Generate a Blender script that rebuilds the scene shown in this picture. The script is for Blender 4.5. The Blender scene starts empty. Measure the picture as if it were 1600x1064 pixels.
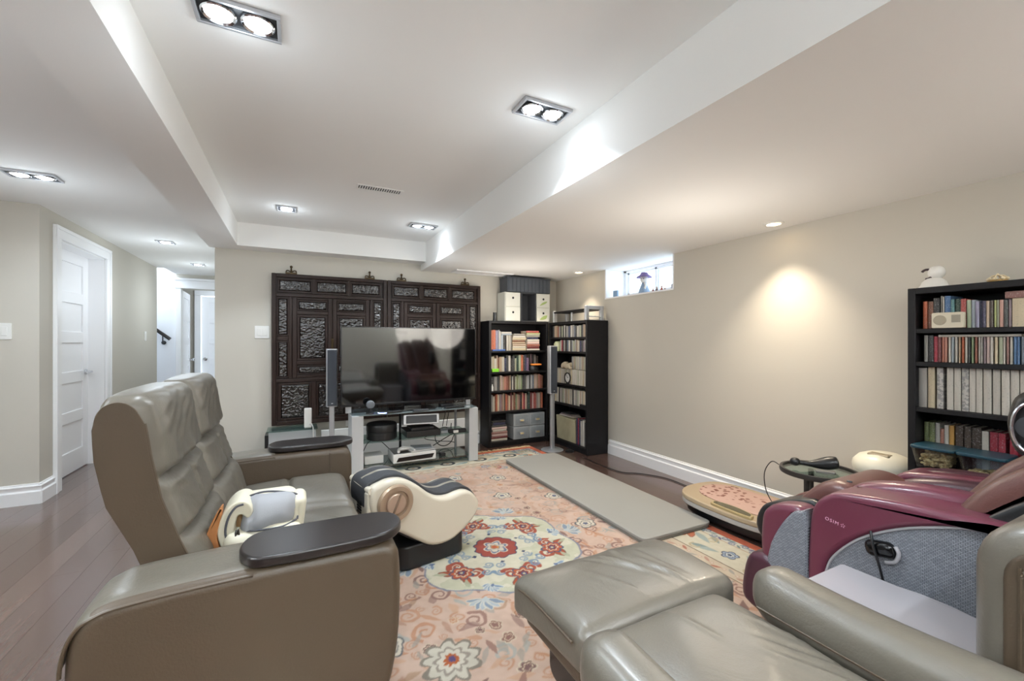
import bpy, math, random
import numpy as np
from mathutils import Vector, Matrix
rnd = random.Random(7)
S = bpy.context.scene
COL = S.collection
PI = math.pi

# ------------------------------------------------------------------ camera
YAW = math.atan(337 / 664.0)
cam_d = bpy.data.cameras.new('camera'); cam = bpy.data.objects.new('camera', cam_d); COL.objects.link(cam)
cam.location = (0, 0, 1.2)
cam.rotation_euler = (PI / 2, 0, -YAW)
cam_d.sensor_width = 36.0; cam_d.lens = 36.0 * 664 / 1600
cam_d.shift_y = 3.3 / 1600; cam_d.clip_start = 0.02
S.camera = cam
# ------------------------------------------------------------------ world, exposure
W = bpy.data.worlds.new('sky'); S.world = W; W.use_nodes = True
bg = W.node_tree.nodes['Background']
bg.inputs[0].default_value = (0.72, 0.86, 1.0, 1); bg.inputs[1].default_value = 3.4
S.view_settings.view_transform = 'Standard'; S.view_settings.look = 'None'
S.view_settings.gamma = 1.0; S.view_settings.exposure = 0.97
S.view_settings.use_curve_mapping = False
S.cycles.use_denoising = True
S.cycles.max_bounces = 9; S.cycles.diffuse_bounces = 6; S.cycles.glossy_bounces = 4
S.cycles.transmission_bounces = 6; S.cycles.transparent_max_bounces = 10
S.cycles.caustics_reflective = False; S.cycles.caustics_refractive = False
S.cycles.sample_clamp_indirect = 4.0

COOL = (0.80, 0.91, 1.0); WARM = (1.0, 0.85, 0.66); NEUT = (0.92, 0.96, 1.0)
def lamp(name, kind, loc, power, color, size=0.03, cone=None, blend=0.6, tilt=(0, 0, 0), sy=None):
    d = bpy.data.lights.new(name, kind); d.energy = power; d.color = color
    if kind == 'AREA':
        d.shape = 'RECTANGLE'; d.size = size; d.size_y = sy or size
    else:
        d.shadow_soft_size = size
    if kind == 'SPOT':
        d.spot_size = math.radians(cone); d.spot_blend = blend
    o = bpy.data.objects.new(name, d); o.location = loc; o.rotation_euler = tilt; COL.objects.link(o)
    return o
TRAY_Z, HALL_Z, LOW_Z, SOF_Z = 2.277, 2.235, 2.0, 2.07
TRAY_LIGHTS = [(-0.17, 1.66), (1.015, 1.69), (-0.07, 3.86), (1.04, 3.86), (-0.15, -0.55), (1.02, -0.55)]
HALL_LIGHTS = [(-1.45, 3.67), (-1.2, 5.51), (-1.16, 6.9), (-1.45, 1.6), (-2.9, 1.6), (-2.9, -0.4), (-1.45, -0.4)]
POT_LIGHTS = [(2.86, 1.75), (2.86, 3.96), (2.86, -0.5)]
for i, (x, y) in enumerate(TRAY_LIGHTS):
    for s in ((0,) if i == 2 else (-1, 1)):
        lamp('tray_spot', 'SPOT', (x + s * .055, y, TRAY_Z - .03), 15, COOL, .025, 112, .35)
    lamp('tray_added_glow', 'POINT', (x, y, TRAY_Z - .55), 1.8, COOL, .2)  # fill light added in mid-air below each tray fixture, no lamp body
    lamp('tray_added_glow', 'POINT', (x, y, TRAY_Z - .07), .35, COOL, .04)
for i, (x, y) in enumerate(HALL_LIGHTS):
    for s in ((0,) if i in (1, 2) else (-1, 1)):
        lamp('hall_spot', 'SPOT', (x + s * .055, y, HALL_Z - .03), 5 if i in (1, 2) else 13, COOL, .05, 165, 1.)
    lamp('hall_added_glow', 'POINT', (x, y, HALL_Z - .55), 3.5, COOL, .2)  # added mid-air fill under the hall fixtures, not a lamp of its own
    lamp('hall_added_glow', 'POINT', (x, y, HALL_Z - .07), .25, COOL, .04)
for x, y in POT_LIGHTS:
    lamp('pot_spot', 'SPOT', (x, y, LOW_Z - .02), 30 if y > 3 else 40, WARM, .02, 100, .8, (0, math.radians(14), 0))
    lamp('pot_added_glow', 'POINT', (x - .75, y, LOW_Z - .6), 6.6, (1.0, .93, .84), .3)  # fill added in open air, away from the pot lights themselves
FILL_UPLIGHTS = [(-2.75, .6, 1.62), (.35, -1.35, 1.62), (2.2, -1.75, 1.45)]  # unseen lamps added behind the camera to brighten the ceilings
for (x, y, z), pw in zip(FILL_UPLIGHTS, (330, 180, 260)):
    lamp('fill_uplighter', 'SPOT', (x, y, z + .03), pw, (.86, .94, 1.0), .09, 170, .8, (PI, 0, 0))
lamp('stairwell_light', 'AREA', (-2.3, 7.75, 2.9), 13, COOL, .5)
lamp('far_room_light', 'AREA', (-1.1, 8.5, 2.3), 1.4, COOL, .4)

# ------------------------------------------------------------------ materials
def lin(h):
    if isinstance(h, str):
        h = h.lstrip('#'); c = [int(h[i:i + 2], 16) / 255 for i in (0, 2, 4)]
    else: c = h
    return tuple((x / 12.92 if x <= .04045 else ((x + .055) / 1.055) ** 2.4) for x in c)
MATS = {}
def mat(name, col, rough=.5, metal=0., var=0., vscale=8., bump=0., bscale=60., emit=0., coat=0., stretch=None, spec=None, sheen=0.):
    if name in MATS: return MATS[name]
    m = bpy.data.materials.new(name); m.use_nodes = True; nt = m.node_tree; N = nt.nodes; L = nt.links
    b = N['Principled BSDF']; c = lin(col)
    b.inputs['Base Color'].default_value = (*c, 1); b.inputs['Roughness'].default_value = rough
    b.inputs['Metallic'].default_value = metal
    if spec is not None: b.inputs['Specular IOR Level'].default_value = spec
    if coat: b.inputs['Coat Weight'].default_value = coat; b.inputs['Coat Roughness'].default_value = .15
    if sheen: b.inputs['Sheen Weight'].default_value = sheen
    tc = N.new('ShaderNodeTexCoord'); src = tc.outputs['Object']
    if stretch:
        mp = N.new('ShaderNodeMapping'); mp.inputs['Scale'].default_value = stretch
        L.new(src, mp.inputs[0]); src = mp.outputs[0]
    if var:
        n = N.new('ShaderNodeTexNoise'); n.inputs['Scale'].default_value = vscale; n.inputs['Detail'].default_value = 4
        L.new(src, n.inputs['Vector'])
        mx = N.new('ShaderNodeMix'); mx.data_type = 'RGBA'
        mx.inputs['A'].default_value = (*[max(0, x * (1 - var)) for x in c], 1)
        mx.inputs['B'].default_value = (*[min(1, x * (1 + var)) for x in c], 1)
        L.new(n.outputs['Fac'], mx.inputs['Factor']); L.new(mx.outputs['Result'], b.inputs['Base Color'])
    if bump:
        n2 = N.new('ShaderNodeTexNoise'); n2.inputs['Scale'].default_value = bscale; n2.inputs['Detail'].default_value = 3
        L.new(src, n2.inputs['Vector'])
        bp = N.new('ShaderNodeBump'); bp.inputs['Strength'].default_value = bump; bp.inputs['Distance'].default_value = .01
        L.new(n2.outputs['Fac'], bp.inputs['Height']); L.new(bp.outputs[0], b.inputs['Normal'])
    if emit:
        b.inputs['Emission Color'].default_value = (*c, 1); b.inputs['Emission Strength'].default_value = emit
    MATS[name] = m
    return m
def glassy(name, tint, mixv=.12, rough=.02):
    m = bpy.data.materials.new(name); m.use_nodes = True; nt = m.node_tree; N = nt.nodes; L = nt.links
    N.remove(N['Principled BSDF']); out = N['Material Output']
    t = N.new('ShaderNodeBsdfTransparent'); t.inputs[0].default_value = (*lin(tint), 1)
    g = N.new('ShaderNodeBsdfGlossy'); g.inputs[1].default_value = rough
    lw = N.new('ShaderNodeLayerWeight'); pw = N.new('ShaderNodeMath'); pw.operation = 'POWER'; pw.inputs[1].default_value = 5
    L.new(lw.outputs['Facing'], pw.inputs[0])
    ad = N.new('ShaderNodeMath'); ad.operation = 'MULTIPLY_ADD'; ad.use_clamp = True; ad.inputs[1].default_value = .6; ad.inputs[2].default_value = mixv
    L.new(pw.outputs[0], ad.inputs[0])
    mx = N.new('ShaderNodeMixShader'); L.new(ad.outputs[0], mx.inputs[0]); L.new(t.outputs[0], mx.inputs[1]); L.new(g.outputs[0], mx.inputs[2])
    L.new(mx.outputs[0], out.inputs[0]); MATS[name] = m
    return m
def vcol(name, rough=.9, bump=.3, bscale=500.):
    m = mat(name, (.5, .5, .5), rough, bump=bump, bscale=bscale)
    a = m.node_tree.nodes.new('ShaderNodeVertexColor'); a.layer_name = 'Col'
    m.node_tree.links.new(a.outputs[0], m.node_tree.nodes['Principled BSDF'].inputs['Base Color'])
    return m
def obcolor(name, rough=.5, printed=True, vert=True, thr=.6, amt=.36, big=1.6):
    """cover paper: colour per object, speckled print along the spine"""
    m = bpy.data.materials.new(name); m.use_nodes = True; nt = m.node_tree; N = nt.nodes; L = nt.links
    b = N['Principled BSDF']; b.inputs['Roughness'].default_value = rough
    oi = N.new('ShaderNodeObjectInfo')
    if printed:
        tc = N.new('ShaderNodeTexCoord'); mp = N.new('ShaderNodeMapping'); mp.inputs['Scale'].default_value = (3, 3, 26) if vert else (22, 22, 2)
        L.new(tc.outputs['Generated'], mp.inputs[0])
        wn = N.new('ShaderNodeVectorMath'); wn.operation = 'ADD'
        rr = N.new('ShaderNodeMath'); rr.operation = 'MULTIPLY'; rr.inputs[1].default_value = 40
        L.new(oi.outputs['Random'], rr.inputs[0]); L.new(mp.outputs[0], wn.inputs[0]); L.new(rr.outputs[0], wn.inputs[1])
        n = N.new('ShaderNodeTexNoise'); n.inputs['Scale'].default_value = big; n.inputs['Detail'].default_value = 2
        L.new(wn.outputs[0], n.inputs['Vector'])
        gt = N.new('ShaderNodeMapRange'); gt.inputs[1].default_value = thr; gt.inputs[2].default_value = thr + .05
        gt.inputs[3].default_value = 0.; gt.inputs[4].default_value = amt
        L.new(n.outputs['Fac'], gt.inputs[0])
        # print colour: light on dark covers, dark on light covers
        bw = N.new('ShaderNodeRGBToBW'); L.new(oi.outputs['Color'], bw.inputs[0])
        ink = N.new('ShaderNodeMapRange'); ink.inputs[1].default_value = .22; ink.inputs[2].default_value = .3; ink.inputs[3].default_value = .55; ink.inputs[4].default_value = .2
        L.new(bw.outputs[0], ink.inputs[0])
        mx = N.new('ShaderNodeMix'); mx.data_type = 'RGBA'
        L.new(gt.outputs[0], mx.inputs['Factor']); L.new(oi.outputs['Color'], mx.inputs['A']); L.new(ink.outputs[0], mx.inputs['B'])
        L.new(mx.outputs['Result'], b.inputs['Base Color'])
    else:
        L.new(oi.outputs['Color'], b.inputs['Base Color'])
    MATS[name] = m
    return m

WALL = mat('wall_paint', '#c8c3b8', .75, bump=.04, bscale=220)
CEIL = mat('ceiling_paint', '#efeeeb', .85, bump=.03, bscale=200)
TRIM = mat('white_trim', '#f5f5f6', .4)
DOORW = mat('white_door', '#f5f5f7', .42)
FLOOR = mat('dark_oak', '#4f3b33', .26, var=.28, vscale=5, bump=.05, bscale=40, stretch=(9, 1, 1))
LEATH = mat('taupe_leather', '#635d53', .36, var=.05, vscale=3, bump=.08, bscale=190, spec=.6, coat=.12)
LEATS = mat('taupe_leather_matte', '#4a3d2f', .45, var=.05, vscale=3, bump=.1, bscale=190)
def creases(m, scale=6., strength=.1):
    nt = m.node_tree; N = nt.nodes; L = nt.links; b = N['Principled BSDF']
    tc = N.new('ShaderNodeTexCoord'); n = N.new('ShaderNodeTexNoise'); n.inputs['Scale'].default_value = scale; n.inputs['Detail'].default_value = 3; n.inputs['Distortion'].default_value = 1.6
    L.new(tc.outputs['Object'], n.inputs['Vector'])
    r = N.new('ShaderNodeMath'); r.operation = 'SUBTRACT'; r.inputs[1].default_value = .5; L.new(n.outputs['Fac'], r.inputs[0])
    a = N.new('ShaderNodeMath'); a.operation = 'ABSOLUTE'; L.new(r.outputs[0], a.inputs[0])
    bp = N.new('ShaderNodeBump'); bp.inputs['Strength'].default_value = strength; bp.inputs['Distance'].default_value = .03
    L.new(a.outputs[0], bp.inputs['Height'])
    if b.inputs['Normal'].links: L.new(b.inputs['Normal'].links[0].from_socket, bp.inputs['Normal'])
    L.new(bp.outputs[0], b.inputs['Normal'])
creases(LEATH)
SEAM = mat('seam', '#5f574c', .6)
EBON = mat('ebony_veneer', '#231e1d', .28, var=.25, vscale=14, stretch=(1, 7, 1))
BLACKW = mat('black_brown_shelf', '#171618', .5, spec=.25)
BLACKP = mat('black_plastic', '#17181a', .35)
BLACKG = mat('black_gloss', '#0c0c0e', .12)
DGREY = mat('dark_grey', '#3b3d42', .5)
SILVER = mat('brushed_silver', '#c4c6ca', .35, metal=.65)
CHROME = mat('chrome', '#d8dade', .12, metal=1.)
WHITEP = mat('white_plastic', '#e9e8e4', .4)
CARVED = mat('carved_blackwood', '#1c1412', .22, var=.35, vscale=20, spec=.8)
FRAMEW = mat('blackwood_frame', '#291b16', .42, var=.3, vscale=10, spec=.25)
PAPER = mat('page_paper', '#d9d0bd', .8, var=.1, vscale=40)
COVER = obcolor('printed_cover'); COVERH = obcolor('printed_cover_flat', vert=False); PLAIN = obcolor('plain_cover', printed=False)
GLASS = glassy('shelf_glass', '#dcece8', .16)
CLEAR = glassy('clear_glass', '#f4f8fa', .03)
PLASTIC = glassy('clear_plastic', '#f1f4f6', .07, .25)
LAMPC = mat('lamp_cool', '#eef5ff', .5, emit=14.); LAMPW = mat('lamp_warm', '#ffe0b0', .5, emit=8.)
BRASS = mat('aged_brass', '#4a3c28', .35, metal=.8)

# ------------------------------------------------------------------ mesh building
class MB:
    def __init__(s, loc=(0, 0, 0), rz=0., M=None):
        s.v = []; s.f = []; s.mi = []
        s.M = M if M is not None else Matrix.Translation(loc) @ Matrix.Rotation(rz, 4, 'Z')
    def add(s, vs, fs, m=0):
        b = len(s.v); M = np.array(s.M); a = np.asarray(vs, float).reshape(-1, 3)
        a = a @ M[:3, :3].T + M[:3, 3]
        s.v.extend(map(tuple, a.tolist()))
        s.f.extend([tuple(i + b for i in f) for f in fs]); s.mi.extend([m] * len(fs))
        return s
    def box(s, x0, x1, y0, y1, z0, z1, m=0):
        vs = [(x0, y0, z0), (x1, y0, z0), (x1, y1, z0), (x0, y1, z0), (x0, y0, z1), (x1, y0, z1), (x1, y1, z1), (x0, y1, z1)]
        return s.add(vs, [(0, 3, 2, 1), (4, 5, 6, 7), (0, 1, 5, 4), (1, 2, 6, 5), (2, 3, 7, 6), (3, 0, 4, 7)], m)
    def loft(s, rings, m=0, cap=True, closed=True):
        n = len(rings[0]); vs = [p for r in rings for p in r]; fs = []
        for i in range(len(rings) - 1):
            for j in range(n if closed else n - 1):
                k = (j + 1) % n
                fs.append((i * n + j, i * n + k, (i + 1) * n + k, (i + 1) * n + j))
        if cap:
            fs.append(tuple(range(n - 1, -1, -1))); o = (len(rings) - 1) * n; fs.append(tuple(range(o, o + n)))
        return s.add(vs, fs, m)
    def tube(s, pts, r, n=8, m=0, cap=True, closed=False):
        P = [Vector(p) for p in pts]; rings = []; up = None; L = len(P)
        rs = r if isinstance(r, (list, tuple)) else [r] * L
        for i in range(L):
            if closed: t = (P[(i + 1) % L] - P[i - 1])
            else: t = P[min(i + 1, L - 1)] - P[max(i - 1, 0)]
            t.normalize()
            if up is None:
                up = Vector((0, 0, 1)) if abs(t.z) < .9 else Vector((1, 0, 0))
            u = (up - t * up.dot(t)); 
            if u.length < 1e-4: u = t.orthogonal()
            u.normalize(); w = t.cross(u); up = u
            rings.append([tuple(P[i] + (u * math.cos(2 * PI * k / n) + w * math.sin(2 * PI * k / n)) * rs[i]) for k in range(n)])
        if closed:
            rings.append(rings[0]); return s.loft(rings, m, cap=False)
        return s.loft(rings, m, cap=cap)
    def cyl(s, p0, p1, r0, r1=None, n=20, m=0):
        return s.tube([p0, p1], [r0, r0 if r1 is None else r1], n, m)
    def lathe(s, c, prof, n=24, m=0, axis='z', cap=True):
        rings = []
        for r, h in prof:
            ring = []
            for k in range(n):
                a = 2 * PI * k / n; x, y = r * math.cos(a), r * math.sin(a)
                p = (x, y, h) if axis == 'z' else ((h, x, y) if axis == 'x' else (y, h, x))
                ring.append((c[0] + p[0], c[1] + p[1], c[2] + p[2]))
            rings.append(ring)
        return s.loft(rings, m, cap)
    def prism(s, poly, a, b, axis='y', r=0., n=3, m=0, inset2=None):
        """extrude a 2D outline along an axis, rims rounded by r"""
        if area2(poly) < 0: poly = poly[::-1]
        def place(pl, t):
            if axis == 'y': return [(p[0], t, p[1]) for p in pl]
            if axis == 'x': return [(t, p[0], p[1]) for p in pl]
            return [(p[0], p[1], t) for p in pl]
        rings = []
        if r > 0:
            for j in range(n + 1):
                th = PI / 2 * j / n
                rings.append(place(inset(poly, r * (1 - math.sin(th))), a + r * (1 - math.cos(th))))
            for j in range(n, -1, -1):
                th = PI / 2 * j / n
                rings.append(place(inset(poly, r * (1 - math.sin(th))), b - r * (1 - math.cos(th))))
        else:
            rings = [place(poly, a), place(poly, b)]
        if axis == 'y': rings = [q[::-1] for q in rings]
        return s.loft(rings, m)
    def rbox(s, c, h, r, n=(4, 4, 4), fn=None, m=0, k=3):
        """rounded box, optionally deformed by fn(P) on an (N,3) array in local coords"""
        ax = []
        for i in range(3):
            e = [r * math.tan(j / k * PI / 4) for j in range(k + 1)]
            lo = [-(h[i] - r) - x for x in e[::-1]]; hi = [(h[i] - r) + x for x in e]
            mid = list(np.linspace(-(h[i] - r), h[i] - r, n[i] + 1))[1:-1]
            ax.append(lo + mid + hi)
        idx = {}; vs = []; fs = []
        def vid(i, j, l):
            key = (i, j, l)
            if key not in idx: idx[key] = len(vs); vs.append((ax[0][i], ax[1][j], ax[2][l]))
            return idx[key]
        A, B, Cn = len(ax[0]) - 1, len(ax[1]) - 1, len(ax[2]) - 1
        for i in range(A):
            for j in range(B):
                fs.append((vid(i, j, 0), vid(i, j + 1, 0), vid(i + 1, j + 1, 0), vid(i + 1, j, 0)))
                fs.append((vid(i, j, Cn), vid(i + 1, j, Cn), vid(i + 1, j + 1, Cn), vid(i, j + 1, Cn)))
        for i in range(A):
            for l in range(Cn):
                fs.append((vid(i, 0, l), vid(i + 1, 0, l), vid(i + 1, 0, l + 1), vid(i, 0, l + 1)))
                fs.append((vid(i, B, l), vid(i, B, l + 1), vid(i + 1, B, l + 1), vid(i + 1, B, l)))
        for j in range(B):
            for l in range(Cn):
                fs.append((vid(0, j, l), vid(0, j, l + 1), vid(0, j + 1, l + 1), vid(0, j + 1, l)))
                fs.append((vid(A, j, l), vid(A, j + 1, l), vid(A, j + 1, l + 1), vid(A, j, l + 1)))
        P = np.array(vs); H = np.array(h)
        inn = np.clip(P, -(H - r), H - r); d = P - inn; ln = np.linalg.norm(d, axis=1); ln[ln == 0] = 1
        P = inn + d / ln[:, None] * r
        if fn is not None: P = fn(P)
        return s.add(P + np.array(c), fs, m)
    def sheet(s, P, m=0, flip=False):
        a, b = P.shape[:2]; i = np.arange(a - 1)[:, None] * b + np.arange(b - 1)[None, :]
        q = np.stack([i, i + 1, i + b + 1, i + b], -1).reshape(-1, 4)
        if flip: q = q[:, ::-1]
        return s.add(P.reshape(-1, 3), [tuple(t) for t in q.tolist()], m)

def area2(p):
    return sum(p[i - 1][0] * p[i][1] - p[i][0] * p[i - 1][1] for i in range(len(p)))
def inset(p, d):
    if d == 0: return list(p)
    out = []; n = len(p)
    for i in range(n):
        a, b, c = Vector(p[i - 1]), Vector(p[i]), Vector(p[(i + 1) % n])
        e1 = (b - a); e2 = (c - b)
        if e1.length < 1e-9 or e2.length < 1e-9: out.append(tuple(b)); continue
        e1.normalize(); e2.normalize()
        n1 = Vector((-e1.y, e1.x)); n2 = Vector((-e2.y, e2.x)); nn = n1 + n2
        if nn.length < 1e-6: nn = n1
        nn.normalize(); k = d / max(.5, nn.dot(n1)); q = b + nn * k; out.append((q.x, q.y))
    return out
def crom(pts, k=5, closed=True):
    out = []; n = len(pts); P = [np.array(p, float) for p in pts]
    for i in range(n if closed else n - 1):
        if closed: a, b, c, d = P[i - 1], P[i], P[(i + 1) % n], P[(i + 2) % n]
        else: a, b, c, d = P[max(i - 1, 0)], P[i], P[i + 1], P[min(i + 2, n - 1)]
        for j in range(k):
            t = j / k
            out.append(tuple(.5 * (2 * b + (c - a) * t + (2 * a - 5 * b + 4 * c - d) * t * t + (3 * b - a - 3 * c + d) * t ** 3)))
    if not closed: out.append(tuple(P[-1]))
    return out
def rrect(x0, x1, y0, y1, r, n=4):
    out = []
    for cx, cy, a0 in ((x1 - r, y0 + r, -PI / 2), (x1 - r, y1 - r, 0), (x0 + r, y1 - r, PI / 2), (x0 + r, y0 + r, PI)):
        for j in range(n + 1):
            a = a0 + PI / 2 * j / n; out.append((cx + r * math.cos(a), cy + r * math.sin(a)))
    return out

INV = {}
def make_mesh(name, mb, mats, inv=None, smooth=True, angle=40):
    me = bpy.data.meshes.new(name); v = np.array(mb.v, float)
    if inv is not None:
        A = np.array(inv); v = v @ A[:3, :3].T + A[:3, 3]
    me.from_pydata(v.tolist(), [], mb.f)
    ms = mats if isinstance(mats, (list, tuple)) else [mats]
    for m in ms: me.materials.append(m)
    if len(ms) > 1: me.polygons.foreach_set('material_index', mb.mi)
    if smooth:
        me.polygons.foreach_set('use_smooth', [True] * len(me.polygons)); me.set_sharp_from_angle(angle=math.radians(angle))
    me.update()
    return me
def bevel(o, w, seg=2):
    b = o.modifiers.new('bevel', 'BEVEL'); b.width = w; b.segments = seg; b.limit_method = 'ANGLE'; b.angle_limit = math.radians(50)
    return o
def weighted(o):
    w = o.modifiers.new('normals', 'WEIGHTED_NORMAL'); w.keep_sharp = True; w.weight = 60
def tag(o, label=None, cat=None, group=None, kind=None):
    if label: o['label'] = label
    if cat: o['category'] = cat
    if group: o['group'] = group
    if kind: o['kind'] = kind
    return o
def thing(name, label, cat, loc=(0, 0, 0), rz=0., group=None):
    o = bpy.data.objects.new(name, None); o.empty_display_size = .1
    o.location = loc; o.rotation_euler = (0, 0, rz); COL.objects.link(o)
    INV[o.name] = (Matrix.Translation(loc) @ Matrix.Rotation(rz, 4, 'Z')).inverted()
    return tag(o, label, cat, group)
def part(name, mb, mats, root, bev=0., smooth=True, angle=40, label=None, kind=None):
    o = bpy.data.objects.new(name, make_mesh(name, mb, mats, INV[root.name], smooth or bev > 0, angle))
    o.parent = root; INV[o.name] = INV[root.name]; COL.objects.link(o)
    if bev: bevel(o, bev)
    if smooth or bev: weighted(o)
    return tag(o, label, kind=kind)
def solo(name, label, cat, mb, mats, loc=(0, 0, 0), group=None, bev=0., smooth=True, angle=40, kind=None):
    inv = Matrix.Translation(loc).inverted()
    o = bpy.data.objects.new(name, make_mesh(name, mb, mats, inv, smooth or bev > 0, angle)); o.location = loc
    INV[o.name] = inv; COL.objects.link(o)
    if bev: bevel(o, bev)
    if smooth or bev: weighted(o)
    return tag(o, label, cat, group, kind)
def struct(name, mb, mats, label=None, bev=0., smooth=False):
    o = solo(name, label, None, mb, mats, bev=bev, smooth=smooth, kind='structure')
    return o
def copy_tree(o, parent=None):
    c = o.copy(); COL.objects.link(c)
    if parent is not None: c.parent = parent
    INV[c.name] = INV.get(o.name)
    for ch in list(o.children): copy_tree(ch, c)
    return c
def noise2(h, w, cell, seed, octaves=3):
    r = np.random.RandomState(seed); out = np.zeros((h, w)); amp = 1.; tot = 0
    for o in range(octaves):
        c = max(2., cell / 2 ** o); gh, gw = int(h / c) + 4, int(w / c) + 4; g = r.rand(gh, gw)
        y = np.arange(h) / c; x = np.arange(w) / c; yi = y.astype(int); xi = x.astype(int)
        fy = y - yi; fx = x - xi; fy = fy * fy * (3 - 2 * fy); fx = fx * fx * (3 - 2 * fx)
        a = g[yi][:, xi]; b = g[yi][:, xi + 1]; cc = g[yi + 1][:, xi]; d = g[yi + 1][:, xi + 1]
        out += amp * ((a * (1 - fx) + b * fx) * (1 - fy)[:, None] + (cc * (1 - fx) + d * fx) * fy[:, None]); tot += amp; amp *= .5
    return out / tot
# ================================================================== SETTING
fl = struct('floor', MB().box(-4.6, 3.2, -2.4, 9.2, -.12, -.004), FLOOR, 'dark stained hardwood plank floor')
def planks(x0, x1, y0, y1, off):
    w = .127; x = x0; k = 0
    while x < x1 - .02:
        xe = min(x + w, x1); y = y0 - rnd.uniform(0, 1.0)
        while y < y1:
            ye = y + rnd.uniform(.75, 1.35); a, b = max(y, y0), min(ye, y1)
            if b - a > .04:
                c = ((x + xe) / 2, (a + b) / 2, 0)
                mb = MB().box(x + .0005, xe - .0005, a + .0005, b - .0005, -.012, 0)
                o = part('plank', mb, PLANKS[rnd.randrange(4)], fl, smooth=False)
            y = ye
        x = xe; k += 1
PLANKS = [mat('oak_plank_%s' % 'abcd'[i], c, .24, var=.22, vscale=5, bump=.05, bscale=30, coat=.6, stretch=(10, 1, 1)) for i, c in enumerate(('#5f4a43', '#58433b', '#665047', '#543f38'))]
planks(-2.9, -.35, 1.1, 7.4, 0); planks(2.41, 3.03, .9, 4.66, 1); planks(-.35, .5, 4.22, 4.68, 2)

struct('wall_back', MB().box(-.666, 3.2, 4.7, 4.85, 0, 2.32), WALL)
struct('wall_hall', MB().box(-.666, -.52, 4.85, 8.0, 0, 2.32), WALL)
mb = MB()
mb.box(3.034, 3.36, -2.4, 2.754, 0, 2.05).box(3.034, 3.36, 3.706, 4.7, 0, 2.05).box(3.034, 3.36, 2.754, 3.706, 0, 1.683)
struct('wall_right', mb, WALL)
mb = MB().box(-1.876, -1.716, 4.6, 4.733, 0, 2.3).box(-1.876, -1.716, 5.66, 7.45, 0, 2.3).box(-1.876, -1.716, 4.733, 5.66, 2.04, 2.3).box(-4.6, -1.716, 4.439, 4.6, 0, 2.3)
struct('wall_left', mb, WALL)
struct('wall_rear', MB().box(-4.6, 3.2, -2.4, -2.25, 0, 2.32), WALL)
struct('wall_side', MB().box(-4.75, -4.6, -2.4, 4.6, 0, 2.32), WALL)
# far end of the hall: white stairwell and a doorway into another room
SW = mat('stairwell_white', '#eef0f4', .7)
struct('wall_stairwell', MB().box(-3.6, -1.616, 8.0, 8.12, 0, 3.2).box(-3.7, -3.6, 7.3, 8.12, 0, 3.2).box(-3.6, -1.88, 7.33, 7.45, 0, 3.2), SW)
struct('wall_far', MB().box(-1.616, -1.56, 8.0, 8.1, 0, 3.0).box(-.75, -.52, 8.0, 8.1, 0, 3.0).box(-1.56, -.75, 8.0, 8.1, 2.02, 3.0), WALL)
mb = MB().box(-2.4, -1.5, 9.0, 9.1, 0, 2.4).box(-.72, .3, 9.0, 9.1, 0, 2.4).box(-1.5, -.72, 9.0, 9.1, 2.03, 2.4).box(-2.5, -2.4, 8.1, 9.1, 0, 2.4).box(.3, .4, 8.1, 9.1, 0, 2.4)
struct('wall_room', mb, WALL)

# ceilings: raised tray, dropped soffits around it, hall ceiling, low ceiling over the wall side
struct('ceiling', MB().box(-.47, 1.25, -2.4, 4.6, TRAY_Z, 2.42), CEIL, 'raised white tray ceiling of the room')
mb = MB().box(-4.6, -.69, -2.4, 4.72, HALL_Z, 2.4).box(-1.88, -.52, 4.72, 7.45, HALL_Z, 2.4)
mb.prism([(7.45, HALL_Z), (8.0, HALL_Z), (8.0, 3.3), (7.45, 3.3)], -1.63, -.52, 'x')
mb.box(-3.7, -1.63, 7.3, 8.12, 3.2, 3.3)
struct('ceiling.001', mb, CEIL, 'flat white ceiling over the hall')
struct('ceiling.002', MB().box(1.24, 3.36, -2.4, 4.7, LOW_Z, 2.42), CEIL, 'low ceiling with a beam edge over the bookcase side')
struct('ceiling.003', MB().box(-.705, -.469, -2.4, 4.7, SOF_Z, 2.42).box(-.469, 1.24, 4.49, 4.7, SOF_Z, 2.42), CEIL, 'dropped soffit around the tray')
struct('ceiling.004', MB().box(-2.5, .4, 8.1, 9.1, 2.35, 2.45), CEIL)

BB = [(0, 0), (.022, 0), (.022, .092), (.013, .102), (.013, .120), (.018, .126), (.018, .134), (.006, .142), (.006, .15), (0, .152)]
def base(name, a, b, axis, wall, sgn):
    pl = [(wall + sgn * t, z) for t, z in BB]
    mb = MB().prism(pl, a, b, axis)
    struct(name, mb, TRIM, smooth=True)
base('baseboard_right', -2.2, 3.64, 'y', 3.034, -1)
base('baseboard_back', -.666, 1.94, 'x', 4.7, -1)
base('baseboard_left', -4.6, -1.7, 'x', 4.439, -1)
base('baseboard_left', 4.425, 4.635, 'y', -1.716, 1)
base('baseboard_left', 5.76, 7.45, 'y', -1.716, 1)

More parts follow.
